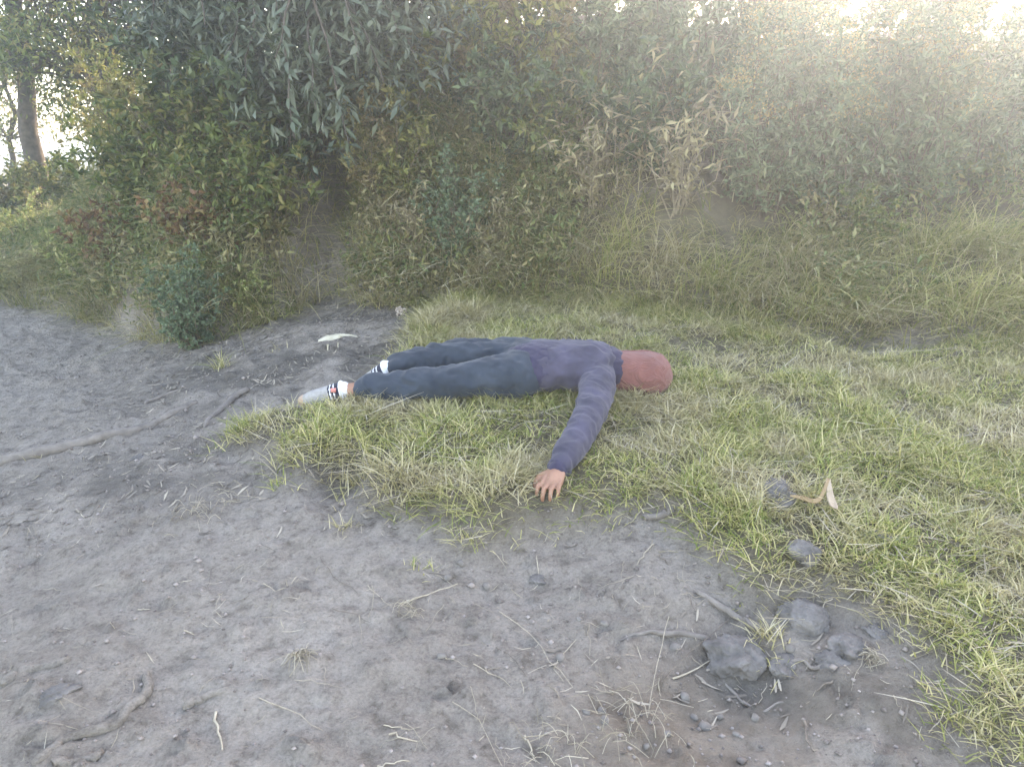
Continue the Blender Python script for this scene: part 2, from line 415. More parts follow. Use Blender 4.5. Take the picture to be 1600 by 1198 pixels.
# ------------------------------------------------------------------ shrubs and trees
def tubes(paths, sides=4):
    """paths: list of (points (k,3), radii (k,)) -> one mesh's arrays"""
    VV, FF, o = [], [], 0
    ang = np.arange(sides) * 2 * np.pi / sides
    for P, R in paths:
        P = np.asarray(P, float); k = len(P)
        T = np.gradient(P, axis=0); T /= np.linalg.norm(T, axis=1)[:, None] + 1e-9
        ref = np.where(np.abs(T[:, 2:3]) > .9, np.array([[1., 0, 0]]), np.array([[0, 0, 1.]]))
        A = np.cross(T, ref); A /= np.linalg.norm(A, axis=1)[:, None] + 1e-9
        B = np.cross(T, A)
        ring = P[:, None] + np.asarray(R)[:, None, None] * (A[:, None] * np.cos(ang)[None, :, None] + B[:, None] * np.sin(ang)[None, :, None])
        VV.append(ring.reshape(-1, 3))
        for i in range(k - 1):
            for j in range(sides):
                j2 = (j + 1) % sides
                FF.append((o + i * sides + j, o + i * sides + j2, o + (i + 1) * sides + j2, o + (i + 1) * sides + j))
        if sides == 4: FF.append((o + (k - 1) * 4, o + (k - 1) * 4 + 1, o + (k - 1) * 4 + 2, o + (k - 1) * 4 + 3)); FF.append((o + 3, o + 2, o + 1, o))
        o += k * sides
    return np.concatenate(VV), np.array(FF)

def leaves(P, D, L, W, fold=.25, hang=.0):
    """P (n,3) base, D (n,3) direction; each leaf a folded lance of 4 triangles as 2 quads"""
    n = len(P)
    D = D + np.array([0, 0, -hang]); D = D / (np.linalg.norm(D, axis=1)[:, None] + 1e-9)
    U = rng.normal(0, 1, (n, 3)) * .6 + np.array([0, 0, 1.]); S = np.cross(D, U); S /= np.linalg.norm(S, axis=1)[:, None] + 1e-9
    Nn = np.cross(S, D)
    L = L[:, None]; W = W[:, None]
    v0 = P; v1 = P + D * L * .45 + S * W * .5 + Nn * W * fold; v2 = P + D * L - Nn * L * .10; v3 = P + D * L * .45 - S * W * .5 + Nn * W * fold
    V = np.stack([v0, v1, v2, v3], 1).reshape(-1, 3)
    b = (np.arange(n) * 4)[:, None, None]
    return V, (b + np.array([[0, 1, 2], [0, 2, 3]])[None]).reshape(-1, 3)

def grow(seed, h, w, stems, twigs, nleaf, ll, lw, lean=.35, bare=.15, droop=.0, jitter=.03, flower=None, stem_r=.006, twig_len=.35):
    """a bushy plant: stems from one foot, twigs along them, leaves along the twigs"""
    global rng
    old = rng; rng = np.random.default_rng(seed)
    paths, LP, LD, FP = [], [], [], []
    for i in range(stems):
        az = rng.uniform(0, 2 * np.pi); r = w * .5 * math.sqrt(rng.uniform(0, 1)); H = h * rng.uniform(.65, 1.05) * (1 - .35 * (2 * r / w) ** 2)
        t = np.linspace(0, 1, 6)
        P = np.stack([np.cos(az) * r * t ** (1 + lean), np.sin(az) * r * t ** (1 + lean), H * t - droop * H * t ** 3], 1)
        P[1:] += rng.normal(0, jitter, (5, 3)) * h
        P[:, 0] += rng.normal(0, .03 * w); P[:, 1] += rng.normal(0, .03 * w)
        paths.append((P, stem_r * (1.05 - t)))
        for j in range(twigs):
            u = bare + (1 - bare) * (j + rng.uniform(0, 1)) / twigs
            f = u * 5; i0 = min(int(f), 4); b = P[i0] + (P[i0 + 1] - P[i0]) * (f - i0)
            d = np.array([rng.normal(), rng.normal(), abs(rng.normal()) * .7 + .25]); d /= np.linalg.norm(d)
            tl = twig_len * h * rng.uniform(.25, .6) * (1.15 - u * .6)
            tt = np.linspace(0, 1, 4)[:, None]
            Q = b + d * tl * tt + np.array([0, 0, -.25 * tl]) * tt ** 2
            paths.append((Q, np.array([.35, .3, .22, .12]) * stem_r))
            m = nleaf
            s = rng.uniform(.1, 1, m)[:, None]
            p = b + d * tl * s + np.array([0, 0, -.25 * tl]) * s ** 2
            LP.append(p); LD.append(d * .5 + rng.normal(0, .65, (m, 3)) + np.array([0, 0, .1]))
        if flower: FP.append(P[-1])
    LP = np.concatenate(LP); LD = np.concatenate(LD); n = len(LP)
    lv = leaves(LP, LD, rng.uniform(.6, 1.2, n) * ll, rng.uniform(.7, 1.2, n) * lw)
    st = tubes(paths, 3)
    fl = None
    if flower:
        C = np.concatenate([p + rng.normal(0, 1, (flower, 3)) * np.array([.05, .05, .035]) for p in FP])
        fl = leaves(C, rng.normal(0, 1, (len(C), 3)) + np.array([0, 0, .8]), rng.uniform(.008, .018, len(C)), rng.uniform(.006, .013, len(C)))
    rng = old
    return st, lv, fl

M_stem = solid('plant_stem', (.09, .07, .05), (.20, .16, .11), 40)
M_drystem = solid('dry_stem', (.22, .18, .13), (.40, .34, .25), 40)
GG = dict(
    olive=leaf_mat('olive_leaf', [(0, (0.065, 0.102, 0.033)), (.5, (0.124, 0.173, 0.053)), (.85, (0.218, 0.244, 0.075)), (1, (0.320, 0.268, 0.105))], .35, .5, [(0, (0.131, 0.095, 0.045)), (.6, (0.247, 0.189, 0.083)), (1, (0.291, 0.268, 0.105))], 2.4, .54),
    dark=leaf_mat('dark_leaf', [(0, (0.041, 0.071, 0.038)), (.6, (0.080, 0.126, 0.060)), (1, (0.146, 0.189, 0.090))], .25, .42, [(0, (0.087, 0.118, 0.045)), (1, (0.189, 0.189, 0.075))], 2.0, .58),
    teal=leaf_mat('teal_leaf', [(0, (.095, .15, .085)), (.6, (.135, .195, .11)), (1, (.21, .27, .165))], .3, .6),
    yellow=leaf_mat('yellow_green_leaf', [(0, (0.116, 0.142, 0.042)), (.5, (0.218, 0.236, 0.068)), (1, (0.349, 0.331, 0.112))], .4, .55, [(0, (0.189, 0.142, 0.068)), (1, (0.364, 0.299, 0.150))], 2.6, .5),
    grey=leaf_mat('grey_green_leaf', [(0, (.095, .135, .075)), (.5, (.155, .20, .115)), (1, (.25, .29, .17))], .25, .6, [(0, (.15, .155, .07)), (.6, (.23, .215, .10)), (1, (.32, .28, .15))], 2.6, .57),
    red=leaf_mat('russet_leaf', [(0, (0.146, 0.079, 0.045)), (.5, (0.247, 0.142, 0.075)), (.8, (0.175, 0.189, 0.060)), (1, (0.364, 0.252, 0.120))], .35, .6),
    pale=leaf_mat('pale_leaf', [(0, (0.175, 0.236, 0.083)), (.6, (0.291, 0.331, 0.120)), (1, (0.466, 0.457, 0.210))], .4, .6, STRAW, 2.4, .56),
    dry=leaf_mat('withered_leaf', [(0, (0.189, 0.158, 0.098)), (.6, (0.349, 0.299, 0.180)), (1, (0.495, 0.441, 0.255))], .3, .7),
)
M_flower = leaf_mat('faded_yellow_flower', [(0, (.26, .19, .08)), (.6, (.36, .28, .12)), (1, (.45, .37, .2))], .3, .7)

def undergrowth(n, per):
    x, y, _ = bank_points(n, -6.5, 4.2, -.02)
    b = np.interp(x, BX, BY); d = y - b
    dn = np.clip(.40 + 2.4 * fbm(x * 1.5, y * 1.5, 131, 3), 0, 1) * (1 - .95 * np.exp(-((x + 1.30) / .15) ** 2))
    dn = dn * (1 - .85 * sstep(.3, 1.2, x) * sstep(1.2, .6, d))
    k = rng.uniform(0, 1, n) < dn; x = x[k]; y = y[k]; m = len(x)
    z = ground_z(x, y)
    C = np.stack([x, y - .07, z + rng.uniform(.04, .22, m)], 1)
    Pl = np.repeat(C, per, 0) + rng.normal(0, 1, (m * per, 3)) * np.array([.06, .06, .07])
    nn = len(Pl)
    return leaves(Pl, rng.normal(0, 1, (nn, 3)) + np.array([0, -.5, .1]), rng.uniform(.03, .075, nn), rng.uniform(.012, .026, nn))
M_under = leaf_mat('undergrowth_leaf', [(0, (0.087, 0.134, 0.045)), (.45, (0.160, 0.205, 0.075)), (.8, (0.262, 0.260, 0.105)), (1, (0.349, 0.284, 0.150))], .35, .6, [(0, (0.189, 0.158, 0.090)), (.6, (0.320, 0.276, 0.150)), (1, (0.466, 0.425, 0.240))], 2.3, .5)
tag(link('undergrowth', mesh_np('undergrowth', *undergrowth(9500, 13), M_under)), 'low weeds and creepers matting the face of the bank', 'undergrowth', kind='stuff')
PROTO = {}
def proto(key, seed, leafmat, stemmat=M_stem, **kw):
    st, lv, fl = grow(seed, **kw)
    PROTO[key] = (mesh_np(key + '_stems', *st, stemmat), mesh_np(key + '_foliage', *lv, GG[leafmat]), mesh_np(key + '_flowers', *fl, M_flower) if fl else None)
proto('bush_olive', 1, 'olive', h=1.0, w=1.1, stems=26, twigs=12, nleaf=12, ll=0.068, lw=0.029)
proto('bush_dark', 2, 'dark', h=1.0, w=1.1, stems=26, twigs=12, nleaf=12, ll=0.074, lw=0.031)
proto('herb_teal', 3, 'teal', h=.8, w=.55, stems=26, twigs=13, nleaf=16, ll=0.030, lw=0.017, lean=.1, twig_len=.3)
proto('bush_yellow', 4, 'yellow', h=1.1, w=.95, stems=26, twigs=12, nleaf=10, ll=0.061, lw=0.024, lean=.1)
proto('flower_shrub', 5, 'grey', h=1.2, w=1.1, stems=30, twigs=12, nleaf=17, ll=0.056, lw=0.015, lean=.05, flower=80, bare=.08)
proto('bush_russet', 6, 'red', h=.7, w=.9, stems=20, twigs=10, nleaf=10, ll=0.061, lw=0.031)
proto('bush_pale', 7, 'pale', h=.75, w=.95, stems=24, twigs=10, nleaf=11, ll=0.057, lw=0.021)
proto('stalks', 8, 'dry', M_drystem, h=1.0, w=.8, stems=24, twigs=7, nleaf=4, ll=0.068, lw=0.017, lean=.6, droop=.15, stem_r=.0045)
proto('bush_grey', 9, 'grey', h=1.0, w=1.1, stems=26, twigs=12, nleaf=17, ll=0.055, lw=0.016, lean=.15)

def shrub(name, key, px, py, scale, label, cat='shrub', group=None, sz=1.0, back=0.0, sink=.06):
    p = hit(px, py)
    if back: p = Vector((p.x, p.y + back, float(ground_z(p.x, p.y + back))))
    e = link(name, None); e.location = (p.x, p.y, p.z - sink); e.rotation_euler = (0, 0, random.uniform(0, 6.28))
    e.scale = (scale, scale, scale * sz)
    tag(e, label, cat, group)
    st, lv, fl = PROTO[key]
    link('stems', st, e); link('foliage', lv, e)
    if fl: link('flower_heads', fl, e)
    return e
G1, G2, G3 = 'bushes along the left of the bank', 'bushes in the middle of the bank', 'bushes on the right of the bank'
for a in [
    # left of the gully
    ('leafy_bush', 'bush_pale', 60, 400, 1.0, 'pale green bush at the far left where the dirt path bends', 'bush', G1),
    ('leafy_bush', 'bush_olive', 20, 345, 1.0, 'olive bush at the very left edge under the bright gaps', 'bush', G1),
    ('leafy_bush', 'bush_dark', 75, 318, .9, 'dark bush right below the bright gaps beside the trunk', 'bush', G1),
    ('leafy_bush', 'bush_pale', 150, 440, .9, 'pale straw tinged bush second from the left edge beside the dirt', 'bush', G1),
    ('leafy_bush', 'bush_olive', 120, 340, 1.0, 'olive bush below the sky gaps at the left', 'bush', G1),
    ('russet_bush', 'bush_russet', 190, 420, 1.0, 'russet leaved bush low down among pale bushes at the left', 'bush', G1),
    ('leafy_bush', 'bush_olive', 235, 340, 1.1, 'large olive bush left of the russet one under the tree', 'bush', G1),
    ('leafy_bush', 'bush_yellow', 200, 260, 1.1, 'yellow green bush high on the bank at the left', 'bush', G1),
    ('russet_bush', 'bush_russet', 325, 400, .9, 'russet leaved bush above the teal herb at the left', 'bush', G1),
    ('leafy_bush', 'bush_olive', 330, 300, 1.1, 'olive bush directly under the hanging tree branches', 'bush', G1),
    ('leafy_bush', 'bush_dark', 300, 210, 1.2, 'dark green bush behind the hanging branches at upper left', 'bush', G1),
    ('teal_herb', 'herb_teal', 300, 545, .95, 'upright bluish green herb at the bank foot beside the dirt', 'plant', 'bluish green herbs on the bank'),
    ('leafy_bush', 'bush_olive', 410, 380, .95, 'olive bush on the left lip of the gully', 'bush', G1),
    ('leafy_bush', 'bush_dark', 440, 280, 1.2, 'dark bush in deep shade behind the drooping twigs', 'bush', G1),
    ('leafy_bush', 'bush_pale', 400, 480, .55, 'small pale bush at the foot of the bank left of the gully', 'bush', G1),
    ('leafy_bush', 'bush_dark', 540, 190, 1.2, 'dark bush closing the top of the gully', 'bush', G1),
    # middle
    ('leafy_bush', 'bush_yellow', 610, 330, .85, 'yellow green bush on the right lip of the gully', 'bush', G2),
    ('leafy_bush', 'bush_olive', 640, 230, 1.0, 'olive bush above the gully beside the big leaved tree', 'bush', G2),
    ('teal_herb', 'herb_teal', 720, 425, 1.15, 'broad bluish green herb in the middle of the bank', 'plant', 'bluish green herbs on the bank'),
    ('dry_stalks', 'stalks', 660, 420, .8, 'clump of bleached stalks drooping over the bank foot left of centre', 'dry plant', 'dry stalks'),
    ('dry_stalks', 'stalks', 780, 430, .8, 'clump of bleached stalks beside the dark hollow in the centre', 'dry plant', 'dry stalks'),
    ('leafy_bush', 'bush_dark', 790, 260, 1.0, 'dark green bush in the centre above the teal herb', 'bush', G2),
    ('leafy_bush', 'bush_yellow', 720, 170, 1.1, 'tall yellow green bush at the top of the picture left of centre', 'bush', G2),
    ('leafy_bush', 'bush_yellow', 830, 170, 1.2, 'tall yellow green bush at the top of the picture in the centre', 'bush', G2),
    ('leafy_bush', 'bush_olive', 880, 290, .9, 'olive bush right of the dark hollow', 'bush', G2),
    ('dry_stalks', 'stalks', 930, 330, 1.1, 'tangle of tall brown stalks right of the centre', 'dry plant', 'dry stalks'),
    ('leafy_bush', 'bush_grey', 940, 180, 1.2, 'grey green bush at the top right of the centre', 'bush', G2),
    ('leafy_bush', 'bush_dark', 1010, 270, .9, 'dark bush left of the flowering shrubs', 'bush', G2),
    # right
    ('dry_stalks', 'stalks', 1060, 330, 1.30, 'tangle of brown stalks left of the flowering shrubs', 'dry plant', 'dry stalks'),
    ('leafy_bush', 'bush_grey', 1080, 190, 1.42, 'grey green bush behind the brown stalks at upper right', 'bush', G3),
    ('flowering_shrub', 'flower_shrub', 1190, 330, 1.12, 'shrub with faded yellow flower heads leftmost of those at the right', 'shrub', G3),
    ('flowering_shrub', 'flower_shrub', 1300, 345, 1.24, 'biggest shrub with faded yellow flower heads in the right half', 'shrub', G3),
    ('flowering_shrub', 'flower_shrub', 1420, 330, 1.18, 'shrub with faded yellow flower heads above the tall grass at right', 'shrub', G3),
    ('flowering_shrub', 'flower_shrub', 1250, 190, 1.18, 'shrub with faded yellow flower heads at the top of the bank', 'shrub', G3),
    ('flowering_shrub', 'flower_shrub', 1390, 190, 1.12, 'shrub with faded yellow flower heads near the bright top corner', 'shrub', G3),
    ('leafy_bush', 'bush_grey', 1530, 300, 1.18, 'grey green bush at the right edge of the picture', 'bush', G3),
    ('flowering_shrub', 'flower_shrub', 1570, 200, 1.00, 'shrub with faded yellow flower heads at the right edge', 'shrub', G3),
    ('leafy_bush', 'bush_grey', 1180, 130, 1.18, 'grey green bush on the crest of the bank right of centre', 'bush', G3),
    ('leafy_bush', 'bush_olive', 1340, 400, 0.59, 'low olive bush at the foot of the flowering shrubs', 'bush', G3),
]:
    shrub(*a)
for k, (x, y) in enumerate([(-.6, 7.2), (.4, 7.3), (1.4, 7.4), (2.6, 7.4), (-1.7, 7.4), (-2.8, 7.6), (-.2, 8.2), (.9, 8.2), (-1.2, 8.2), (3.7, 7.0)]):
    e = link('crest_bush', None); e.location = (x, y, float(ground_z(x, y)) - .05); e.rotation_euler = (0, 0, k * 1.3); e.scale = (1.5, 1.4, 2.0 if x < 1 else (1.8 if x < 2 else 1.6))
    tag(e, ['dark bush on the crest at the top centre', 'dark bush on the crest right of the top centre', 'grey green bush on the crest behind the flowering shrubs',
            'grey green bush on the crest under the bright corner', 'dark bush on the crest behind the big leaved tree', 'dark bush on the crest at the top left', 'rear dark bush beyond the crest left of the top centre', 'rear dark bush beyond the crest right of the top centre', 'rear dark bush beyond the crest behind the tree', 'grey green bush on the crest at the top right corner'][k], 'bush', 'bushes on the crest')
    st, lv, fl = PROTO['bush_grey' if k in (2, 3, 9) else 'bush_dark']
    link('stems', st, e); link('foliage', lv, e)

M_bark = solid('bark', (.045, .038, .032), (.115, .098, .08), 18, .9, .8, .02)
def limb_path(a, b, sag, k=7, wob=.04):
    t = np.linspace(0, 1, k)[:, None]
    P = np.asarray(a) * (1 - t) + np.asarray(b) * t
    P[:, 2] += sag * (t * (1 - t) * 4)[:, 0]
    P[1:-1] += rng.normal(0, wob, (k - 2, 3))
    return P

def tree(name, label, foot, height, crown_c, crown_r, nclump, perclump, ll, lw, leafm, tr, limbs=7, hollow=None, seed=1):
    global rng
    old = rng; rng = np.random.default_rng(seed)
    e = link(name, None); e.location = foot; tag(e, label, 'tree', 'trees at the left')
    cc = np.array(crown_c); cr = np.array(crown_r)
    t = np.linspace(0, 1, 8)
    top = np.array([cc[0] * .6, cc[1] * .6, height])
    P = t[:, None] * top[None] + np.concatenate([[[0, 0, 0]], rng.normal(0, .05, (7, 3))])
    tm = mesh_np('trunk', *tubes([(P, tr * (1.1 - .75 * t))], 10), M_bark, smooth=True)
    link('trunk', tm, e)
    C = rng.normal(0, 1, (nclump, 3)); C /= np.linalg.norm(C, axis=1)[:, None]; C = cc + C * cr * rng.uniform(.35, 1, nclump)[:, None] ** .6
    for i in range(limbs):
        tgt = C[i % nclump]; s = P[3 + i % 4]
        link('limb', mesh_np('limb', *tubes([(limb_path(s, tgt, .12), tr * np.linspace(.42, .08, 7))], 6), M_bark, smooth=True), e)
    tw = [(limb_path(P[3 + int(rng.integers(0, 5))], c, .1, 5), tr * np.linspace(.16, .04, 5)) for c in C]
    link('twigs', mesh_np('twigs', *tubes(tw, 3), M_bark), e)
    Lp = np.repeat(C, perclump, 0) + rng.normal(0, 1, (nclump * perclump, 3)) * np.array([.20, .20, .15]) * (cr.mean() / 1.6)
    n = len(Lp)
    lv = leaves(Lp, rng.normal(0, 1, (n, 3)) + np.array([0, 0, -.2]), rng.uniform(.7, 1.2, n) * ll, rng.uniform(.7, 1.2, n) * lw)
    link('crown', mesh_np('crown', *lv, leafm), e)
    rng = old
    return e
def on_ground(x, y): return (x, y, float(ground_z(x, y)) - .1)
tree('background_tree', 'dark trunked tree with sky showing through its leaves at the left edge', on_ground(-6.5, 10.4), 4.2, (.5, 0, 2.9), (2.0, 1.5, 1.6), 140, 90, .09, .04, GG['dark'], .13, seed=11)
tree('background_tree', 'olive tree behind the left bushes right of the sky gaps', on_ground(-5.0, 9.8), 3.6, (.2, -.2, 2.5), (1.5, 1.3, 1.6), 90, 110, .08, .034, GG['olive'], .12, seed=12)
tree('background_tree', 'yellowing tree behind the big leaved branches', on_ground(-3.6, 9.2), 3.4, (.1, -.2, 2.3), (1.4, 1.2, 1.6), 90, 110, .075, .032, GG['yellow'], .11, seed=13)
tree('background_tree', 'dark tree closing the left edge behind the sunlit gaps', on_ground(-10.5, 13.5), 4.5, (0, 0, 2.6), (2.2, 1.6, 2.2), 90, 80, .09, .04, GG['dark'], .16, seed=14)

tree('background_tree', 'thin leaved sapling crossing the bright gap at the left edge', on_ground(-7.9, 12.2), 2.6, (.2, 0, 1.9), (1.7, 1.2, 1.1), 80, 45, .08, .035, GG['olive'], .05, seed=15)
# the big-leaved tree that hangs over the gully
M_bigleaf = leaf_mat('big_leaf', [(0, (.045, .068, .043)), (.5, (.075, .105, .066)), (.85, (.115, .15, .10)), (1, (.17, .20, .14))], .22, .38, spec=.5)
def leaf_mesh(name, ll, lw, curve):
    t = np.array([0, .15, .4, .7, 1.0]); wv = np.array([.05, .6, 1, .7, .02]) * lw * .5
    V = []
    for a, b in zip(t, wv):
        z = -curve * ll * a * a
        V += [(a * ll, -b, z + b * .35), (a * ll, 0, z), (a * ll, b, z + b * .35)]
    Fq = []
    for i in range(4):
        o = i * 3; Fq += [(o, o + 1, o + 4, o + 3), (o + 1, o + 2, o + 5, o + 4)]
    return mesh_np(name, V, Fq, M_bigleaf, smooth=True)
LEAF = [leaf_mesh('leaf', .115, .034, .15), leaf_mesh('leaf', .10, .030, .3), leaf_mesh('leaf', .125, .032, .05)]
bt = link('broadleaf_tree', None); foot = Vector(on_ground(-1.35, 6.6)); bt.location = foot
tag(bt, 'tree with long dark grey green leaves drooping over the gully', 'tree', 'trees at the left')
def P3(px, py, y):
    d = ray(px, py); t = y / d[1]; return Vector((d[0] * t, y, CAM_Z + d[2] * t)) - foot
trunk = limb_path((0, 0, -.1), P3(520, -60, 5.6), .1, 8, .03)
link('trunk', mesh_np('trunk', *tubes([(trunk, np.linspace(.11, .05, 8))], 10), M_bark, smooth=True), bt)
crng = np.random.default_rng(5)
CL, CD = [], []
nb = 0
BR = [((330, -40), (320, 40), 5.0), ((400, -60), (385, 130), 4.8), ((430, -40), (460, 215), 4.55), ((470, -60), (545, 225), 4.5), ((470, -30), (500, 190), 4.6),
      ((500, -80), (600, 130), 4.7), ((520, -80), (655, 100), 4.9), ((520, -60), (560, 90), 4.5), ((560, -70), (690, 40), 5.1), ((250, -60), (235, 90), 5.2),
      ((480, -70), (430, 90), 4.5), ((560, -60), (620, 50), 4.7), ((400, -40), (350, 90), 4.9), ((520, -60), (520, 120), 4.8), ((600, -60), (660, 20), 4.8)]
for bi, (a, b, yy) in enumerate(BR):
    A = np.array(P3(a[0], a[1], yy + .35)); B = np.array(P3(b[0], b[1], yy))
    s = trunk[4 + bi % 4]
    P1 = limb_path(s, A, .12, 5, .02); P2 = limb_path(A, B, .05, 7, .015)
    path = np.concatenate([P1[:-1], P2])
    br = link('branch', mesh_np('branch', *tubes([(path, np.linspace(.018, .0035, len(path)))], 5), M_bark, smooth=True), bt)
    Lb = np.linalg.norm(B - A)
    n_l = int(14 + Lb * 9)
    for j in range(n_l):
        u = (j + crng.uniform(0, 1)) / n_l; u = .15 + .85 * u
        f = u * 6; i0 = min(int(f), 5); q = P2[i0] + (P2[i0 + 1] - P2[i0]) * (f - i0)
        ax_ = (B - A) / Lb
        d = crng.normal(0, 1, 3); d -= ax_ * d.dot(ax_); d /= np.linalg.norm(d)
        d = d * .9 + ax_ * .75 + np.array([0, 0, -.25]); d /= np.linalg.norm(d)
        o = link('leaf', LEAF[int(crng.integers(0, 3))], br)
        o.location = q; o.rotation_mode = 'QUATERNION'
        o.rotation_quaternion = Vector(d).to_track_quat('X', 'Z') @ Quaternion((1, 0, 0), crng.uniform(-1.0, 1.0))
        sc = crng.uniform(.7, 1.15); o.scale = (sc, sc, sc)
        nb += 1
    # side twigs whose leaves are past picking apart
    for j in range(20):
        u = crng.uniform(.05, .95); q = A + (B - A) * u
        c = q + crng.normal(0, 1, 3) * np.array([.17, .17, .12]) + np.array([0, .22, .03])
        for _ in range(12):
            CL.append(c + crng.normal(0, .05, 3)); CD.append(crng.normal(0, 1, 3) + np.array([0, 0, -.35]))
for j in range(420):       # the dense body of the crown above and behind
    c = np.array(P3(crng.uniform(330, 700), crng.uniform(-160, 150) - 30 * crng.uniform(0, 1), crng.uniform(4.95, 6.0)))
    if crng.uniform() < .3: c = np.array(P3(crng.uniform(200, 400), crng.uniform(-160, 60), crng.uniform(5.2, 6.2)))
    for _ in range(13):
        CL.append(c + crng.normal(0, .06, 3)); CD.append(crng.normal(0, 1, 3) + np.array([0, 0, -.35]))
CL = np.array(CL); CD = np.array(CD); n = len(CL)
lv = leaves(CL, CD, rng.uniform(.07, .12, n), rng.uniform(.022, .034, n), .2)
tag(link('crown', mesh_np('crown', *lv, M_bigleaf), bt), kind='stuff')

# ------------------------------------------------------------------ roots, stones, straws, husks
M_root = solid('root_bark', (.12, .105, .095), (.23, .205, .185), 22, .9, .9, .012)
M_rootpale = gm.materials[0]
def root(pxs, r0, r1, label, m, lift=.3, kinds='root'):
    pts = np.array([hit(*p) for p in pxs]); k = len(pxs) * 7
    t = np.linspace(0, len(pxs) - 1, k); i = np.minimum(t.astype(int), len(pxs) - 2); f = (t - i)
    g = np.stack([np.interp(t, np.arange(len(pxs)), pts[:, c]) for c in range(3)], 1)
    for _ in range(3): g[1:-1] = (g[:-2] + 2 * g[1:-1] + g[2:]) / 4
    g[1:-1, :2] += .022 * np.stack([vnoise(np.arange(k) * .25, np.full(k, 3.3 + r0 * 500), 1), vnoise(np.arange(k) * .25, np.full(k, 7.7 + r1 * 500), 2)], 1)[1:-1]
    R = np.linspace(r0, r1, k) * (1 + .35 * vnoise(np.arange(k) * .3, np.full(k, r0 * 900), 8)); R[0] *= .03; R[1] *= .7; R[-1] *= .03; R[-2] *= .7
    g[:, 2] = ground_z(g[:, 0], g[:, 1], False) + R * lift * (.5 + .9 * sstep(-.3, .3, vnoise(np.arange(k) * .3, np.full(k, r1 * 700), 4)))
    g[0, 2] -= .012; g[-1, 2] -= .012
    c = g[0].copy(); me = mesh_np('exposed_root', *tubes([(g - c, R)], 9), m, smooth=True)
    o = link('exposed_root', me); o.location = c
    tag(o, label, 'root', 'roots exposed in the dirt'); return o
root([(-60, 735), (40, 715), (130, 695), (200, 678), (265, 652), (310, 628)], .034, .018, 'long thick root crossing the dirt at the left edge', M_root, .35)
root([(318, 668), (345, 640), (372, 618), (388, 612)], .012, .020, 'short dark root stub pointing towards the striped shoe', M_root, .6)
root([(50, 1196), (110, 1150), (190, 1125), (230, 1080), (236, 1045)], .016, .011, 'pale worn root curving through the lower left dirt', M_rootpale, .1)
root([(80, 1196), (120, 1188), (165, 1172)], .014, .010, 'short pale root at the lower left corner', M_rootpale, .05)
root([(0, 1070), (50, 1045), (110, 1030)], .018, .010, 'half buried root at the left edge above the curved root', M_rootpale, .0)
root([(290, 1105), (325, 1085), (365, 1070)], .014, .010, 'half buried root in the middle of the lower left dirt', M_rootpale, .0)
root([(225, 632), (255, 618), (300, 606)], .012, .008, 'thin root above the long thick root', M_root, .3)
root([(960, 1000), (1010, 985), (1060, 990), (1110, 1000)], .005, .010, 'thin dark root running into the round boulder from the left', M_root, .6)
root([(1080, 925), (1120, 945), (1160, 965), (1190, 985)], .008, .014, 'dark root running under the grass above the round boulder', M_root, .5)
root([(1005, 815), (1030, 808), (1055, 795)], .012, .014, 'grey root piece at the turf edge right of the hand', M_root, .8)
root([(1120, 1060), (1150, 1090), (1185, 1110), (1230, 1100)], .005, .003, 'thin black root below the round boulder', M_root, .7)
root([(1205, 1030), (1260, 1040), (1320, 1045)], .004, .006, 'thin root right of the round boulder', M_root, .7)

M_rock = solid('weathered_rock', (.085, .08, .077), (.215, .20, .19), 16, .95, 1.0, .03, 9)
M_stone = solid('dusty_stone', (.13, .118, .108), (.235, .215, .195), 25, .9, .6, .006)
def rock(px, py, sx, sy, sz, label, name='half_buried_rock', sink=.72, m=M_rock, seed=0, group='rocks in the ground', cat='rock', sub=5):
    import bmesh
    b = bmesh.new(); bmesh.ops.create_icosphere(b, subdivisions=sub, radius=1)
    me = bpy.data.meshes.new(name); b.to_mesh(me); b.free()
    V = np.zeros(len(me.vertices) * 3, np.float32); me.vertices.foreach_get('co', V); V = V.reshape(-1, 3).astype(float)
    r = 1 + .38 * fbm(V[:, 0] * 1.5 + seed, V[:, 1] * 1.5 + V[:, 2] * 1.7, seed, 3) - .14 * np.abs(fbm(V[:, 0] * 3.2 + V[:, 2] * 2.3, V[:, 1] * 3.2 - V[:, 2] * 2.6, seed + 7, 4)) + .11 * fbm(V[:, 0] * 8 + V[:, 2] * 6, V[:, 1] * 8 - V[:, 2] * 7, seed + 9, 5)
    V = V * r[:, None]; V[:, 2] = np.sign(V[:, 2]) * np.abs(V[:, 2]) ** .8
    V = V * np.array([sx, sy, sz * (1 if sub < 4 else .8)])
    me.vertices.foreach_set('co', V.astype(np.float32).ravel()); me.polygons.foreach_set('use_smooth', np.ones(len(me.polygons), bool)); me.update()
    me.materials.append(m)
    p = hit(px, py); o = link(name, me); o.location = (p.x, p.y, p.z + sz * (1 - 2 * sink) * .5); o.rotation_euler = (0, 0, seed * .7)
    tag(o, label, cat, group); return o
rock(1148, 1022, .082, .085, .075, 'round dark boulder half buried at the turf corner', seed=1, sink=.58)
rock(1215, 772, .105, .06, .05, 'flat dark rock showing through the turf left of the folded husk', seed=2, sink=.5)
rock(1258, 868, .055, .05, .045, 'dark stone in the turf below the folded husk', seed=3, sink=.45)
rock(1255, 965, .075, .06, .06, 'lumpy dark rock at the turf edge right of the round boulder', seed=4)
rock(1325, 1010, .055, .045, .04, 'knobbly rock lying right of the lumpy one on pale dirt', seed=5)
rock(1300, 1030, .05, .04, .03, 'flat knobbly rock below the turf edge on pale dirt', seed=9)
rock(1225, 1035, .06, .035, .025, 'flat grey rock just right of the round boulder', seed=6)
rock(1370, 985, .04, .03, .03, 'small dark rock tucked under the turf fringe at right', seed=7)
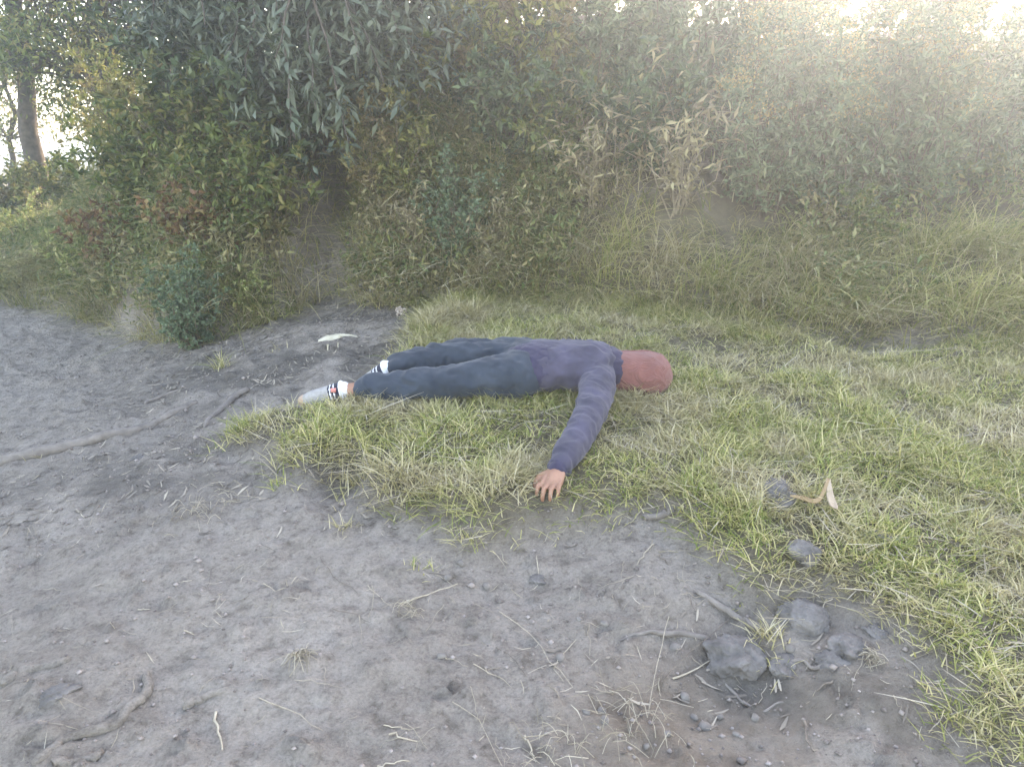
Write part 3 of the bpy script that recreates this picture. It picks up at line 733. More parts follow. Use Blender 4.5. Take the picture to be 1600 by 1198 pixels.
rock(840, 905, .03, .025, .016, 'bluish stone in the bare dirt below the hand', seed=8)
rock(95, 1085, .045, .03, .03, 'bluish rock among the roots at lower left', seed=10)
rock(215, 712, .045, .03, .022, 'grey lump of stone below the long thick root', seed=11)
rock(1375, 838, .06, .035, .022, 'low grey rock in the turf right of the dark stone', seed=13)
SP_ = [(945, 1130), (940, 1110), (915, 1115), (1235, 1015), (700, 905), (905, 970), (945, 975), (690, 1025), (1055, 1010), (875, 1030), (1085, 1120), (1100, 1135), (1125, 1120), (1180, 1125), (1070, 1090), (1150, 1150), (1040, 1150), (1010, 1170), (760, 915), (720, 880)]
for k, (px, py) in enumerate(SP_):
    s = random.uniform(.007, .015)
    rock(px, py, s * 1.3, s, s * .8, 'small dusty pebble lying loose on the bare dirt', 'pebble', .25, M_stone, 20 + k, 'pebbles on the dirt', 'pebble', 2)

M_straw1 = solid('single_straw', (.30, .26, .20), (.44, .39, .31), 60, .7, .2, .001)
M_twig = solid('twig_bark', (.12, .10, .085), (.22, .185, .15), 60, .9, .3, .001)
def stick(pxs, r, label, name='dry_straw', m=M_straw1, cat='straw', group='straws on the dirt', up=0.0):
    pts = np.array([hit(*p) for p in pxs]); k = 7
    t = np.linspace(0, len(pxs) - 1, k)
    g = np.stack([np.interp(t, np.arange(len(pxs)), pts[:, c]) for c in range(3)], 1)
    g[1:-1, :2] += rng.normal(0, .003, (k - 2, 2))
    g[:, 2] = np.maximum(g[:, 2], ground_z(g[:, 0], g[:, 1])) + r * 1.1 + up * np.linspace(0, 1, k) * (1 - np.linspace(0, 1, k)) * 4
    r *= .62
    c = g[0].copy(); o = link(name, mesh_np(name, *tubes([(g - c, np.linspace(r, r * .5, k))], 5), m, smooth=True)); o.location = c
    tag(o, label, cat, group); return o
stick([(1045, 965), (1028, 1050), (1012, 1122)], .0022, 'long straight pale straw standing out left of the round boulder', up=.02)
stick([(780, 960), (830, 1000), (858, 1035), (895, 1075)], .0022, 'long bent straw in the middle of the dirt')
stick([(900, 1000), (862, 1048), (880, 1065)], .002, 'bent straw right of the long bent one')
stick([(775, 1012), (800, 1030), (822, 1062)], .002, 'dark edged straw crossing below the long bent one', m=M_twig)
stick([(740, 1042), (780, 1058), (800, 1075)], .0022, 'short thick straw left of the crossing pair')
stick([(700, 1092), (750, 1130), (785, 1198)], .0018, 'thin straw trailing to the bottom edge')
stick([(600, 1138), (640, 1143)], .003, 'flat splinter lowest but one in the middle dirt')
stick([(608, 1152), (652, 1160)], .004, 'broad flat splinter in the bottom middle', m=M_straw1)
stick([(590, 1197), (640, 1190)], .004, 'splinter cut by the bottom edge')
stick([(405, 1092), (455, 1112), (505, 1145)], .0025, 'long straw lying across the lower left dirt')
stick([(338, 1115), (344, 1145), (348, 1175)], .006, 'broad pale splinter standing out in the lower left dirt')
stick([(412, 915), (430, 924), (448, 925)], .003, 'small curved pale chip on the left dirt')
stick([(288, 988), (305, 994)], .004, 'tiny pale chip left of the straw heap')
stick([(215, 952), (235, 953)], .004, 'tiny pale chip at the far left dirt')
stick([(625, 948), (670, 935), (715, 915)], .005, 'knobbly pale twig lying in the dirt left of centre', up=.0)
stick([(575, 915), (595, 935), (612, 950)], .0022, 'thin straw left of the knobbly twig')
stick([(500, 870), (520, 900), (560, 930)], .002, 'thin pinkish straw below the turf at left', m=M_twig)
stick([(1022, 857), (1008, 870), (995, 882)], .004, 'pale peeled twig at the turf edge right of the hand')
stick([(1030, 868), (1044, 880)], .003, 'small dark twig beside the peeled twig', m=M_twig)
stick([(975, 880), (970, 915)], .0016, 'thin upright straw in the pale dirt right of centre')
stick([(1070, 880), (1066, 935)], .0012, 'fine straw in the pale dirt by the turf')
stick([(1140, 965), (1080, 1030), (1030, 1075)], .0025, 'long brown stalk leaning on the round boulder', m=M_twig, up=.01)
stick([(1050, 1063), (1080, 1048), (1115, 1030)], .005, 'pale stalk bundle beside the round boulder')
stick([(1198, 1066), (1190, 1085), (1184, 1105)], .0022, 'short forked straw below the round boulder')
stick([(1350, 1020), (1340, 1050), (1330, 1082)], .0016, 'thin straw on the pale dirt at lower right')
stick([(1410, 1040), (1430, 1072)], .0016, 'thin dark twig on the pale dirt at lower right', m=M_twig)
stick([(1395, 1092), (1405, 1118)], .002, 'short pale straw at the lower right')
stick([(1300, 1065), (1275, 1085)], .006, 'short dark stick lying below the knobbly rocks', m=M_twig)
stick([(1255, 1130), (1258, 1150), (1270, 1180)], .007, 'bent brown stick at the bottom right', m=M_twig)
stick([(820, 1150), (835, 1180)], .005, 'broad pale husk strip at the bottom centre')
stick([(985, 820), (1005, 800), (1040, 790)], .003, 'pale stem along the turf edge right of the hand')
stick([(540, 790), (532, 820), (528, 850)], .002, 'thin stem hanging from the turf edge at left', up=.02)
stick([(1490, 815), (1420, 815), (1385, 820)], .002, 'pale straw lying flat on the turf at right', up=.02)
stick([(1515, 1110), (1470, 1122), (1450, 1150)], .003, 'pale straw below the turf at the right edge')
stick([(1300, 940), (1285, 960), (1276, 980)], .0028, 'white straw hanging over the turf edge right of the boulder', up=.02)
stick([(1278, 562), (1400, 560), (1540, 552)], .003, 'long pale straw lying along the foot of the right slope', up=.03)
stick([(985, 385), (1000, 300), (1030, 275)], .004, 'tall bent pale stalk standing in the grass right of centre', up=.0)
# loose straws that nothing tells apart
for k in range(60):
    px, py = random.uniform(20, 1120), random.uniform(860, 1190)
    p = hit(px, py)
    if samp(SOFT, p.x, p.y) > .1: continue
    a = random.uniform(0, 3.14); L = random.uniform(12, 40)
    stick([(px - L * math.cos(a), py - L * .7 * math.sin(a)), (px + random.uniform(-4, 4), py + random.uniform(-3, 3)), (px + L * math.cos(a), py + L * .7 * math.sin(a))],
          random.uniform(.0008, .002), 'short loose straw among many on the bare dirt', 'loose_straw', random.choice([M_straw1, M_straw1, M_twig]), 'straw', 'short loose straws')

def heap(px, py, n, ln, r, rad, label, name='straw_heap', m=M_straw, h=.03):
    p = hit(px, py)
    paths = []
    for i in range(n):
        a = rng.uniform(0, 6.28); c = rng.normal(0, rad, 2); L = ln * rng.uniform(.5, 1.1); z = rng.uniform(0, h)
        t = np.linspace(-.5, .5, 4)
        P = np.stack([c[0] + np.cos(a) * L * t, c[1] + np.sin(a) * L * t, np.zeros(4)], 1)
        P[:, 2] = ground_z(P[:, 0] + p.x, P[:, 1] + p.y) - p.z + .003 + z * (1 - 2 * abs(t)) + rng.uniform(0, .008)
        paths.append((P, np.full(4, r * rng.uniform(.6, 1.2))))
    o = link(name, mesh_np(name, *tubes(paths, 3), m)); o.location = p
    tag(o, label, 'straw', 'heaps of straw'); o['kind'] = 'stuff'; return o
heap(468, 1033, 40, .07, .0010, .018, 'small heap of pale straw on the lower left dirt')
heap(1362, 1035, 40, .05, .0010, .014, 'small curl of yellow straw on the pale dirt at right')
heap(640, 960, 25, .05, .0008, .02, 'loose straw bits beside the knobbly twig')
heap(985, 1130, 50, .09, .0009, .06, 'spread of straw on the brown grit at the bottom')
heap(865, 1165, 30, .07, .001, .04, 'straw bits at the bottom centre')
heap(320, 790, 60, .06, .001, .07, 'scattered pale straw below the thick root')

# sprigs of grass standing alone on the dirt, each its own
for (px, py, n, L, lab) in [(655, 885, 26, .05, 'lone dry tuft on the dirt below the turf'), (1455, 1075, 26, .05, 'lone green tuft on the pale dirt at lower right'),
                            (540, 825, 30, .06, 'straggling tuft under the turf edge at left'), (430, 760, 22, .04, 'thin green tuft left of the turf edge'),
                            (1545, 1150, 60, .08, 'fringe tuft at the lower right edge'), (1500, 1120, 50, .08, 'fringe tuft above the lower right edge'),
                            (730, 845, 60, .07, 'tuft hanging lowest from the turf in the middle'), (1196, 1000, 70, .08, 'tongue of grass hanging beside the round boulder'),
                            (345, 575, 60, .14, 'straw coloured tuft at the bank foot on the left dirt'), (430, 548, 16, .06, 'small green weed among the dead leaves'),
                            (60, 712, 18, .05, 'green sprig growing beside the thick root')]:
    p = hit(px, py); c = rng.normal(0, .022, (n, 2)); Pq = np.stack([c[:, 0], c[:, 1], ground_z(c[:, 0] + p.x, c[:, 1] + p.y) - p.z - .004], 1)
    v, f = blades(Pq, rng.uniform(0, 6.28, n), rng.uniform(.5, 1.1, n) * L, rng.uniform(.002, .004, n), rng.uniform(.2, .9, n), rng.uniform(.1, .5, n), 3)
    o = link('grass_tuft', mesh_np('grass_tuft', v, f, M_turf)); o.location = p; tag(o, lab, 'grass tuft', 'lone tufts of grass')

# tussocks of long grass at the foot of the bank
M_tus = leaf_mat('tussock_blades', [(0, (.20, .27, .07)), (.3, (.34, .37, .12)), (.6, (.52, .48, .22)), (1, (.66, .60, .38))], .35, .6)
M_tusdry = leaf_mat('dry_tussock_blades', [(0, (.32, .27, .15)), (.4, (.46, .40, .25)), (1, (.64, .58, .42))], .3, .65)
TU = [(900, 400, .40, 1, 'straw coloured tussock beside the dark hollow behind the person'), (960, 400, .42, 0, 'green tussock right behind the torso of the person'),
      (1030, 420, .42, 1, 'straw coloured tussock behind the red hood'), (1110, 440, .40, 0, 'green tussock on the slope right of the red hood'),
      (1190, 470, .38, 1, 'straw coloured tussock left of the bare strip at right'), (1270, 490, .40, 0, 'green tussock above the bare strip at right'),
      (1340, 500, .40, 1, 'tangled straw tussock above the right end of the bare strip'), (1420, 480, .48, 0, 'large yellow green tussock on the right slope'),
      (1500, 490, .50, 0, 'largest yellow green tussock on the right slope'), (1580, 480, .50, 0, 'yellow green tussock cut by the right edge'),
      (1450, 400, .45, 0, 'yellow green tussock higher on the right slope'), (1560, 400, .48, 0, 'yellow green tussock highest at the right edge'),
      (1240, 420, .40, 1, 'straw tussock under the flowering shrubs'), (1340, 420, .40, 0, 'green tussock under the flowering shrubs'),
      (590, 400, .42, 1, 'straw tussock drooping beside the gully'), (650, 420, .46, 1, 'straw tussock drooping over the bank left of centre'),
      (710, 425, .44, 1, 'straw tussock drooping below the broad herb'), (770, 425, .44, 1, 'straw tussock drooping left of the dark hollow'),
      (160, 470, .40, 1, 'straw tussock at the bank foot on the far left'), (240, 490, .36, 1, 'straw tussock left of the upright herb'),
      (400, 500, .38, 0, 'green tussock at the bank foot right of the upright herb'), (60, 430, .42, 0, 'pale green tussock at the left edge of the bank'),
      (450, 450, .40, 1, 'straw tussock on the left lip of the gully'), (370, 460, .38, 1, 'straw tussock right above the upright herb')]
for (px, py, L, dry, lab) in TU:
    p = hit(px, py); n = 190
    c = rng.normal(0, .075, (n, 2)) * np.array([1.3, .6]); zz = ground_z(c[:, 0] + p.x, c[:, 1] + p.y) - p.z - .01
    az = -np.pi / 2 + rng.normal(0, 1.05, n)
    v, f = blades(np.stack([c[:, 0], c[:, 1], zz], 1), az, rng.uniform(.5, 1.1, n) * L, rng.uniform(.0035, .007, n), rng.uniform(.1, .7, n), rng.uniform(.25, .95, n), 5)
    o = link('grass_tussock', mesh_np('grass_tussock', v, f, M_tusdry if dry else M_tus)); o.location = p; tag(o, lab, 'grass tussock', 'tussocks of long grass along the bank')

# folded corn husk on the turf
M_husk = solid('corn_husk', (.23, .155, .08), (.31, .225, .13), 14, .7, .3, .003)
M_husk2 = solid('pale_husk', (.33, .25, .18), (.41, .33, .25), 14, .7, .3, .003)
def ribbon(pts, widths, normal_lift=0.0, k=16, cup=.3):
    pts = np.array(pts, float); t = np.linspace(0, len(pts) - 1, k)
    g = np.stack([np.interp(t, np.arange(len(pts)), pts[:, c]) for c in range(3)], 1)
    for _ in range(2): g[1:-1] = (g[:-2] + 2 * g[1:-1] + g[2:]) / 4
    w = np.interp(t, np.arange(len(pts)), widths)
    T = np.gradient(g, axis=0); T /= np.linalg.norm(T, axis=1)[:, None]
    S = np.cross(T, np.array([0, -.35, 1.])); S /= np.linalg.norm(S, axis=1)[:, None]
    V = []; m = 5
    for i in range(k):
        for j in range(m):
            s = (j / (m - 1) - .5); V.append(g[i] + S[i] * w[i] * s + np.array([0, 0, cup * w[i] * (s * s * 4 - .3) * .4]))
    F = [(i * m + j, i * m + j + 1, (i + 1) * m + j + 1, (i + 1) * m + j) for i in range(k - 1) for j in range(m - 1)]
    return np.array(V), np.array(F)
hp = hit(1290, 810)
e = link('folded_husk', None); e.location = hp; tag(e, 'folded tan corn husk lying on the turf at right', 'husk')
def loc(px, py, up): q = hit(px, py); return np.array([q.x - hp.x, q.y - hp.y, q.z - hp.z + up])
def strip_part(nm, pts, w, m):
    v, f = ribbon(pts, w); o = link(nm, mesh_np(nm, v, f, m, smooth=True), e)
    sd = o.modifiers.new('thick', 'SOLIDIFY'); sd.thickness = .0015; return o
strip_part('husk_blade', [loc(1232, 796, .05), loc(1250, 800, .05), loc(1268, 806, .05), loc(1280, 800, .05), loc(1290, 780, .06)], [.008, .020, .022, .012, .009], M_husk)
strip_part('husk_tip', [loc(1290, 780, .06), loc(1294, 795, .052), loc(1300, 812, .05), loc(1304, 822, .045)], [.012, .024, .026, .004], M_husk2)

# white crumpled husk on the slope
M_white = solid('white_husk', (.40, .37, .28), (.56, .53, .43), 20, .6, .3, .003)
wp = hit(520, 545)
e = link('white_husk', None); e.location = wp; tag(e, 'torn white husk lying on dead leaves at the gully foot', 'husk')
def wl_(px, py, up=.0):
    d = ray(px, py); t = (wp.y - .02) / d[1]; return np.array([d[0] * t - wp.x, -.02, CAM_Z + d[2] * t - wp.z + up])
for nm, pts, w in [('husk_sheet', [wl_(497, 533), wl_(510, 530), wl_(525, 528), wl_(538, 524)], [.02, .055, .06, .03]),
                   ('husk_tip', [wl_(530, 524), wl_(545, 524), wl_(558, 527)], [.03, .018, .004]),
                   ('husk_shred', [wl_(512, 538), wl_(512, 548)], [.012, .006]), ('husk_shred', [wl_(528, 535), wl_(529, 556)], [.005, .004])]:
    v, f = ribbon(pts, w, cup=.5)
    v[:, 1] += .02 * fbm(v[:, 0] * 30, v[:, 2] * 30, 3, 2)
    o = link(nm, mesh_np(nm, v, f, M_white, smooth=True), e); sd = o.modifiers.new('thick', 'SOLIDIFY'); sd.thickness = .001
# pale seed head by the turf
sp = hit(627, 498)
M_seed = solid('seed_head', (.42, .34, .29), (.60, .53, .47), 40, .8, .3, .002)
e = link('seed_head', None); e.location = sp; tag(e, 'pale dried seed head standing beside the legs of the person', 'seed head')
c = rng.normal(0, 1, (60, 3)) * np.array([.018, .014, .016]) + np.array([0, 0, .05])
link('florets', mesh_np('florets', (OCT[None] * .007 + c[:, None]).reshape(-1, 3), (np.arange(60)[:, None, None] * 6 + OF[None]).reshape(-1, 3), M_seed), e)
link('stalk', mesh_np('stalk', *tubes([(np.array([[0, 0, -.02], [.004, 0, .02], [0, 0, .05]]), np.array([.002, .002, .0015]))], 5), M_drystem), e)

# ------------------------------------------------------------------ the person lying on the turf
PDY, PDX = .10, .022
PO = Vector((0.03, 3.26, float(ground_z(.03, 3.26, False))))
person = link('person', None); person.location = PO
tag(person, 'person in dark clothes lying on the grass with one arm stretched out', 'person')
def pg(x, y, h):
    y = y - PDY; x = x + PDX
    return np.array([x - PO.x, y - PO.y, float(ground_z(x, y, False)) + h - .012 - PO.z])
def capsule(pts, rad, flat=(1, 1, 1), k=12):
    """a chain of joints with radii -> overlapping balls and cones, later fused to one skin"""
    VV, FF, o = [], [], 0
    pts = [np.asarray(p, float) for p in pts]
    lat = np.linspace(0, np.pi, 7); lon = np.arange(k) * 2 * np.pi / k
    for p, r in zip(pts, rad):
        S = np.array([[math.sin(a) * math.cos(b), math.sin(a) * math.sin(b), math.cos(a)] for a in lat for b in lon]) * r * np.array(flat) + p
        VV.append(S)
        FF += [(o + i * k + j, o + (i + 1) * k + j, o + (i + 1) * k + (j + 1) % k, o + i * k + (j + 1) % k) for i in range(6) for j in range(k)]
        o += len(S)
    for (p, r), (q, s) in zip(list(zip(pts, rad))[:-1], list(zip(pts, rad))[1:]):
        T = (q - p) / (np.linalg.norm(q - p) + 1e-9)
        A = np.cross(T, [0, 0, 1.]) if abs(T[2]) < .9 else np.cross(T, [1., 0, 0]); A /= np.linalg.norm(A); B = np.cross(A, T)
        f = np.array(flat)
        R0 = np.array([p + (A * math.cos(b) + B * math.sin(b)) * r * f for b in lon]); R1 = np.array([q + (A * math.cos(b) + B * math.sin(b)) * s * f for b in lon])
        VV += [R0, R1, p[None], q[None]]
        FF += [(o + j, o + (j + 1) % k, o + k + (j + 1) % k, o + k + j) for j in range(k)]
        FF += [(o + (j + 1) % k, o + j, o + 2 * k, o + 2 * k) for j in range(k)] + [(o + k + j, o + k + (j + 1) % k, o + 2 * k + 1, o + 2 * k + 1) for j in range(k)]
        o += 2 * k + 2
    return np.concatenate(VV), FF
def fuse(name, parts, m, voxel, parent=person, smooth=6, wrinkle=0.0, wscale=.06, mats=None, pick=None):
    import bmesh
    b = bmesh.new()
    for V, F in parts:
        vs = [b.verts.new(v) for v in V]
        for f in F:
            f = list(dict.fromkeys(f))
            try: b.faces.new([vs[i] for i in f])
            except ValueError: pass
    me = bpy.data.meshes.new(name + '_raw'); b.to_mesh(me); b.free()
    o = link(name, me, parent)
    r = o.modifiers.new('r', 'REMESH'); r.mode = 'VOXEL'; r.voxel_size = voxel; r.use_smooth_shade = True
    s = o.modifiers.new('s', 'SMOOTH'); s.factor = .5; s.iterations = smooth
    dg = bpy.context.evaluated_depsgraph_get(); dg.update()
    nm = bpy.data.meshes.new_from_object(o.evaluated_get(dg)); nm.name = name
    o.modifiers.clear(); o.data = nm
    if wrinkle:
        n = len(nm.vertices); C = np.zeros(n * 3, np.float32); nm.vertices.foreach_get('co', C); C = C.reshape(-1, 3).astype(float)
        N_ = np.zeros(n * 3, np.float32); nm.vertices.foreach_get('normal', N_); N_ = N_.reshape(-1, 3)
        q = C / wscale
        w = 1 - 2.2 * np.abs(fbm(q[:, 0] + .6 * q[:, 1] + 1.2 * vnoise(q[:, 1], q[:, 2], 2), q[:, 1] * .55 - .4 * q[:, 0] + q[:, 2], 77, 3))
        q2 = q * 2.3
        w2 = 1 - 3 * np.abs(fbm(q2[:, 0] * .45 + q2[:, 1], q2[:, 2] * .8 + q2[:, 0] * .35, 88, 2))
        C += N_ * (wrinkle * (w + .38 * w2))[:, None]
        nm.vertices.foreach_set('co', C.astype(np.float32).ravel()); nm.update()
    nm.materials.clear()
    for x in (mats or [m]): nm.materials.append(x)
    for p in nm.polygons:
        p.use_smooth = True
        if pick: p.material_index = pick(p.center)
    return o
def cloth(name, a, b_, weave=900):
    m, N, L, b = mat(name)
    tc = N.new('ShaderNodeTexCoord'); n1 = noise(N, L, 9, 4, tc.outputs['Object']); n2 = noise(N, L, weave, 2, tc.outputs['Object'])
    r = ramp(N, [(.35, a), (.68, b_)]); L.new(n1.outputs[0], r.inputs[0]); L.new(r.outputs[0], b.inputs['Base Color'])
    b.inputs['Roughness'].default_value = .92; b.inputs['Sheen Weight'].default_value = .15; b.inputs['Specular IOR Level'].default_value = .2
    bump(N, L, n2.outputs[0], b, .25, .002); return m
M_skin, N, L, b = mat('skin')
n1 = noise(N, L, 14, 4); r = ramp(N, [(.3, (.27, .135, .088)), (.7, (.36, .19, .13))]); L.new(n1.outputs[0], r.inputs[0]); L.new(r.outputs[0], b.inputs['Base Color'])
b.inputs['Roughness'].default_value = .55; b.inputs['Subsurface Weight'].default_value = .1; b.inputs['Subsurface Radius'].default_value = (.01, .004, .002)
n2 = noise(N, L, 260, 2); bump(N, L, n2.outputs[0], b, .15, .001)
M_trouser = cloth('trouser_cloth', (.020, .030, .045), (.038, .052, .072))
M_jacket = cloth('jacket_cloth', (.040, .039, .062), (.070, .066, .105))
M_hood = cloth('hood_cloth', (.175, .072, .066), (.235, .10, .09), 500)
_n, _l = M_hood.node_tree.nodes, M_hood.node_tree.links
_w = _n.new('ShaderNodeTexWave'); _w.wave_type = 'BANDS'; _w.bands_direction = 'Y'; _w.inputs['Scale'].default_value = 55; _w.inputs['Distortion'].default_value = 1.5
_l.new(_n['Texture Coordinate'].outputs['Object'], _w.inputs['Vector']); bump(_n, _l, _w.outputs['Fac'], _n['Principled BSDF'], .5, .004)
M_sole = solid('shoe_grey', (.24, .235, .23), (.36, .35, .34), 60, .9, .3, .001)
M_navy = cloth('shoe_navy', (.018, .022, .04), (.03, .035, .06)); M_shoewhite = cloth('shoe_white', (.60, .61, .64), (.74, .75, .78)); M_tan = cloth('shoe_tan', (.34, .24, .18), (.42, .31, .24))

# joints
hipN, kneN, ankN = pg(.02, 3.28, .10), pg(-.36, 3.29, .075), pg(-.77, 3.295, .065)
hipF, kneF, ankF = pg(.02, 3.46, .11), pg(-.33, 3.56, .10), pg(-.60, 3.50, .075)
pel, wai, che, nec, hea = pg(.05, 3.37, .115), pg(.18, 3.37, .125), pg(.33, 3.37, .135), pg(.46, 3.37, .12), pg(.60, 3.36, .105)
HP = hit(846, 806)
shN, elN, wrN = pg(.36, 3.20, .115), pg(.28, 2.90, .075), pg(HP.x - PDX + .065, HP.y + .17 + PDY, .055)
shF, elF, wrF = pg(.38, 3.54, .11), pg(.43, 3.70, .06), pg(.46, 3.50, .05)
def lerp(a, b_, t): return a + (b_ - a) * t
def hand(w, d, side, curl=1.0):
    """palm and five unequal bent fingers; d points along the hand, side towards the thumb"""
    d = d / np.linalg.norm(d); side = side - d * side.dot(d); side /= np.linalg.norm(side); up = np.cross(side, d) if np.cross(side, d)[2] > 0 else np.cross(d, side)
    out = [capsule([w, w + d * .03, w + d * .075], [.024, .027, .026]), capsule([w + d * .02 + side * .018, w + d * .075 + side * .026], [.018, .014]),
           capsule([w + d * .02 - side * .018, w + d * .07 - side * .028], [.018, .013])]
    for off, L_, r_ in ((.030, .040, .0092), (.010, .045, .0096), (-.011, .041, .0092), (-.030, .032, .0082)):
        k0 = w + d * (.085 - abs(off) * .25) + side * off + up * .006
        k1 = k0 + d * L_ * .95 + side * off * .25 + up * .012
        k2 = k1 + d * L_ * .45 * (1.3 - curl * .5) - up * L_ * .55 * curl
        k3 = k2 - up * L_ * .45 * curl + d * .004
        out.append(capsule([k0 - d * .02, k0, k1, k2, k3], [r_ * 1.1, r_ * 1.1, r_, r_ * .92, r_ * .75], k=10))
    t0 = w + d * .025 + side * .024
    out.append(capsule([t0, t0 + side * .030 + d * .028, t0 + side * .036 + d * .055 - up * .008, t0 + side * .030 + d * .078 - up * .018], [.015, .012, .0105, .0085], k=10))
    return out
body = [capsule([pel, wai, che], [.105, .100, .115], (1, 1.25, .85)), capsule([che, nec, hea], [.09, .055, .06]), capsule([shN, che, shF], [.055, .09, .055]),
        capsule([hea, lerp(nec, hea, 1.12)], [.088, .085], (1.1, .86, 1.0)), capsule([pg(.62, 3.36, .03), pg(.635, 3.36, .015)], [.016, .012]),
        capsule([pg(.585, 3.27, .10), pg(.60, 3.265, .11)], [.016, .012]), capsule([pg(.585, 3.45, .10), pg(.60, 3.455, .11)], [.016, .012]),
        capsule([pel, hipN, lerp(hipN, kneN, .5), kneN, lerp(kneN, ankN, .35), ankN], [.09, .08, .066, .050, .050, .034]),
        capsule([pel, hipF, lerp(hipF, kneF, .5), kneF, lerp(kneF, ankF, .35), ankF], [.09, .08, .066, .050, .050, .034]),
        capsule([ankN, pg(-.80, 3.295, .055), pg(-.95, 3.29, .04)], [.034, .035, .028]), capsule([ankF, pg(-.63, 3.51, .06), pg(-.76, 3.53, .045)], [.034, .035, .028]),
        capsule([shN, lerp(shN, elN, .5), elN, lerp(elN, wrN, .4), wrN], [.052, .044, .036, .035, .025]), capsule([shF, elF, wrF], [.05, .038, .026])]
body += hand(wrN, pg(HP.x - PDX, HP.y + PDY, .045) - wrN, np.array([-1., .2, 0]), .8)
body += hand(wrF, pg(.50, 3.36, .03) - wrF, np.array([1., 0, 0.]), .5)
fuse('body', body, M_skin, .0042, smooth=4)
tr = [capsule([pel, hipN, lerp(hipN, kneN, .5), kneN, lerp(kneN, ankN, .45), lerp(kneN, ankN, .78)], [.108, .098, .084, .068, .064, .056]),
      capsule([pel, hipF, lerp(hipF, kneF, .5), kneF, lerp(kneF, ankF, .45), lerp(kneF, ankF, .86)], [.108, .098, .084, .068, .066, .060]), capsule([pel, wai], [.118, .108], (1, 1.25, .85)),
      capsule([hipN, lerp(hipN, hipF, .5), hipF], [.095, .10, .095])]
fuse('trousers', tr, M_trouser, .008, wrinkle=.014, wscale=.10)
jk = [capsule([lerp(pel, wai, .35), wai, che], [.130, .122, .135], (1, 1.28, .86)), capsule([che, nec], [.115, .078]), capsule([shN, che, shF], [.075, .112, .075]),
      capsule([che, shN, lerp(shN, elN, .5), elN, lerp(elN, wrN, .5), lerp(elN, wrN, .9)], [.09, .078, .066, .058, .052, .043]), capsule([che, shF, elF, lerp(elF, wrF, .8)], [.09, .074, .056, .042])]
jo = fuse('jacket', jk, M_jacket, .008, wrinkle=.010, wscale=.10)
jr = lerp(pel, wai, .12)
ringm = cloth('rib_knit', (.030, .028, .055), (.050, .046, .088))
fuse('hem', [capsule([jr, lerp(pel, wai, .34)], [.131, .134], (1, 1.28, .86), k=20)], ringm, .008, parent=jo, smooth=2, wrinkle=.006, wscale=.05)
fuse('cuff', [capsule([lerp(elN, wrN, .84), lerp(elN, wrN, 1.0)], [.043, .036], k=16)], ringm, .005, parent=jo, smooth=2, wrinkle=.003, wscale=.03)
hd = fuse('hood', [capsule([lerp(che, nec, .75) + np.array([0, 0, .02]), nec, lerp(nec, hea, .6), hea, lerp(nec, hea, 1.12)], [.082, .092, .102, .108, .096], (1.0, .98, 1.0), k=20)], M_hood, .006, smooth=8, wrinkle=.006, wscale=.09)
link('seam', mesh_np('seam', *tubes([(np.array([nec + np.array([-.02, 0, .094]), lerp(nec, hea, .6) + np.array([0, 0, .106]), hea + np.array([0, 0, .111]), lerp(nec, hea, 1.12) + np.array([.045, 0, .086]), lerp(nec, hea, 1.12) + np.array([.088, 0, .03])]), np.full(5, .0035))], 6), M_hood, smooth=True), hd)
fuse('hood_collar', [capsule([lerp(che, nec, .62) + np.array([0, 0, .012]), lerp(che, nec, .80) + np.array([0, 0, .012])], [.098, .094], (.9, 1.12, 1.0), k=20)], ringm, .006, parent=jo, smooth=4, wrinkle=.004, wscale=.05)
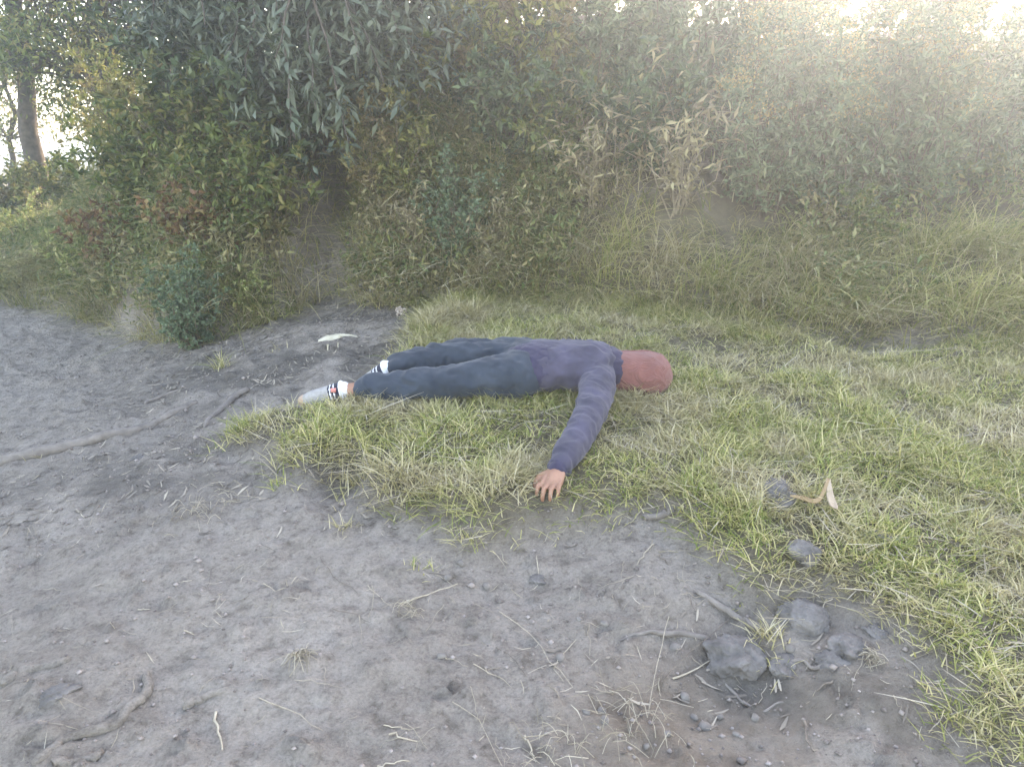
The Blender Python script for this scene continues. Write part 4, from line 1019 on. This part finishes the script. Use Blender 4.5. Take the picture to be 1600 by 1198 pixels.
def shoe(a, toe, flip):
    d = toe - a; Ld = np.linalg.norm(d); u = d / Ld
    c0 = a + np.array([0, 0, -.004])
    part = [capsule([a - u * -.005 + np.array([0, 0, .004]), lerp(a, toe, .35), lerp(a, toe, .7), toe], [.046, .046, .043, .030], (1, 1.0, .95)), capsule([lerp(a, toe, .1) + np.array([0, 0, -.03]), lerp(a, toe, .9) + np.array([0, 0, -.012])], [.03, .024])]
    def pick(c):
        t = (np.array(c) - a).dot(u) / Ld
        if t < .03: return 2
        if t < .17: return 1
        if t < .20: return 2
        if t < .26: return 1
        if t < .295: return 2
        if t < .335: return 1
        return 0 if t < .98 else 3
    s = fuse('shoe', part, None, .0045, smooth=3, mats=[M_sole, M_navy, M_shoewhite, M_tan], pick=pick)
    collar = []
    for k in range(14):
        an = k * 2 * np.pi / 14; sv = np.cross(u, [0, 0, 1.]); sv /= np.linalg.norm(sv); w = np.cross(sv, u)
        collar.append(a + u * .004 + (sv * math.cos(an) + w * math.sin(an)) * .043)
    collar.append(collar[0])
    link('collar', mesh_np('collar', *tubes([(np.array(collar), np.full(15, .010))], 8), M_shoewhite, smooth=True), s)
    return s
s1 = shoe(pg(-.785, 3.295, .066), pg(-.965, 3.285, .045), 1)
M_tag = solid('pink_tag', (.62, .22, .20), (.72, .30, .27), 40, .7, .1, .001)
q = pg(-.82, 3.25, .082)
tb = np.array([(x, y, z) for x in (-.011, .011) for y in (-.004, .004) for z in (-.009, .009)]) + q
link('shoe_tag', mesh_np('shoe_tag', tb, [(0, 1, 3, 2), (4, 6, 7, 5), (0, 4, 5, 1), (2, 3, 7, 6), (0, 2, 6, 4), (1, 5, 7, 3)], M_tag), s1)
shoe(ankF + np.array([-.012, 0, 0]), pg(-.785, 3.53, .05), -1)

# ------------------------------------------------------------------ haze box added to veil the view like lens glare
HZ = np.array([(x, y, z) for x in (-300, 300) for y in (-80, 400) for z in (-3, 6.5)], float)
HM = bpy.data.materials.new('haze'); HM.use_nodes = True; hn = HM.node_tree.nodes; hn.clear()
out = hn.new('ShaderNodeOutputMaterial'); pv = hn.new('ShaderNodeVolumePrincipled')
pv.inputs['Color'].default_value = (.72, .86, 1, 1); pv.inputs['Density'].default_value = HAZE_D; pv.inputs['Anisotropy'].default_value = HAZE_G
HM.node_tree.links.new(pv.outputs[0], out.inputs['Volume'])
if HAZE_D > 0:
    tag(link('haze', mesh_np('haze', HZ, [(0, 1, 3, 2), (4, 6, 7, 5), (0, 4, 5, 1), (2, 3, 7, 6), (0, 2, 6, 4), (1, 5, 7, 3)], HM)), 'thin haze added for lens glare between the camera and the bank', kind='stuff')
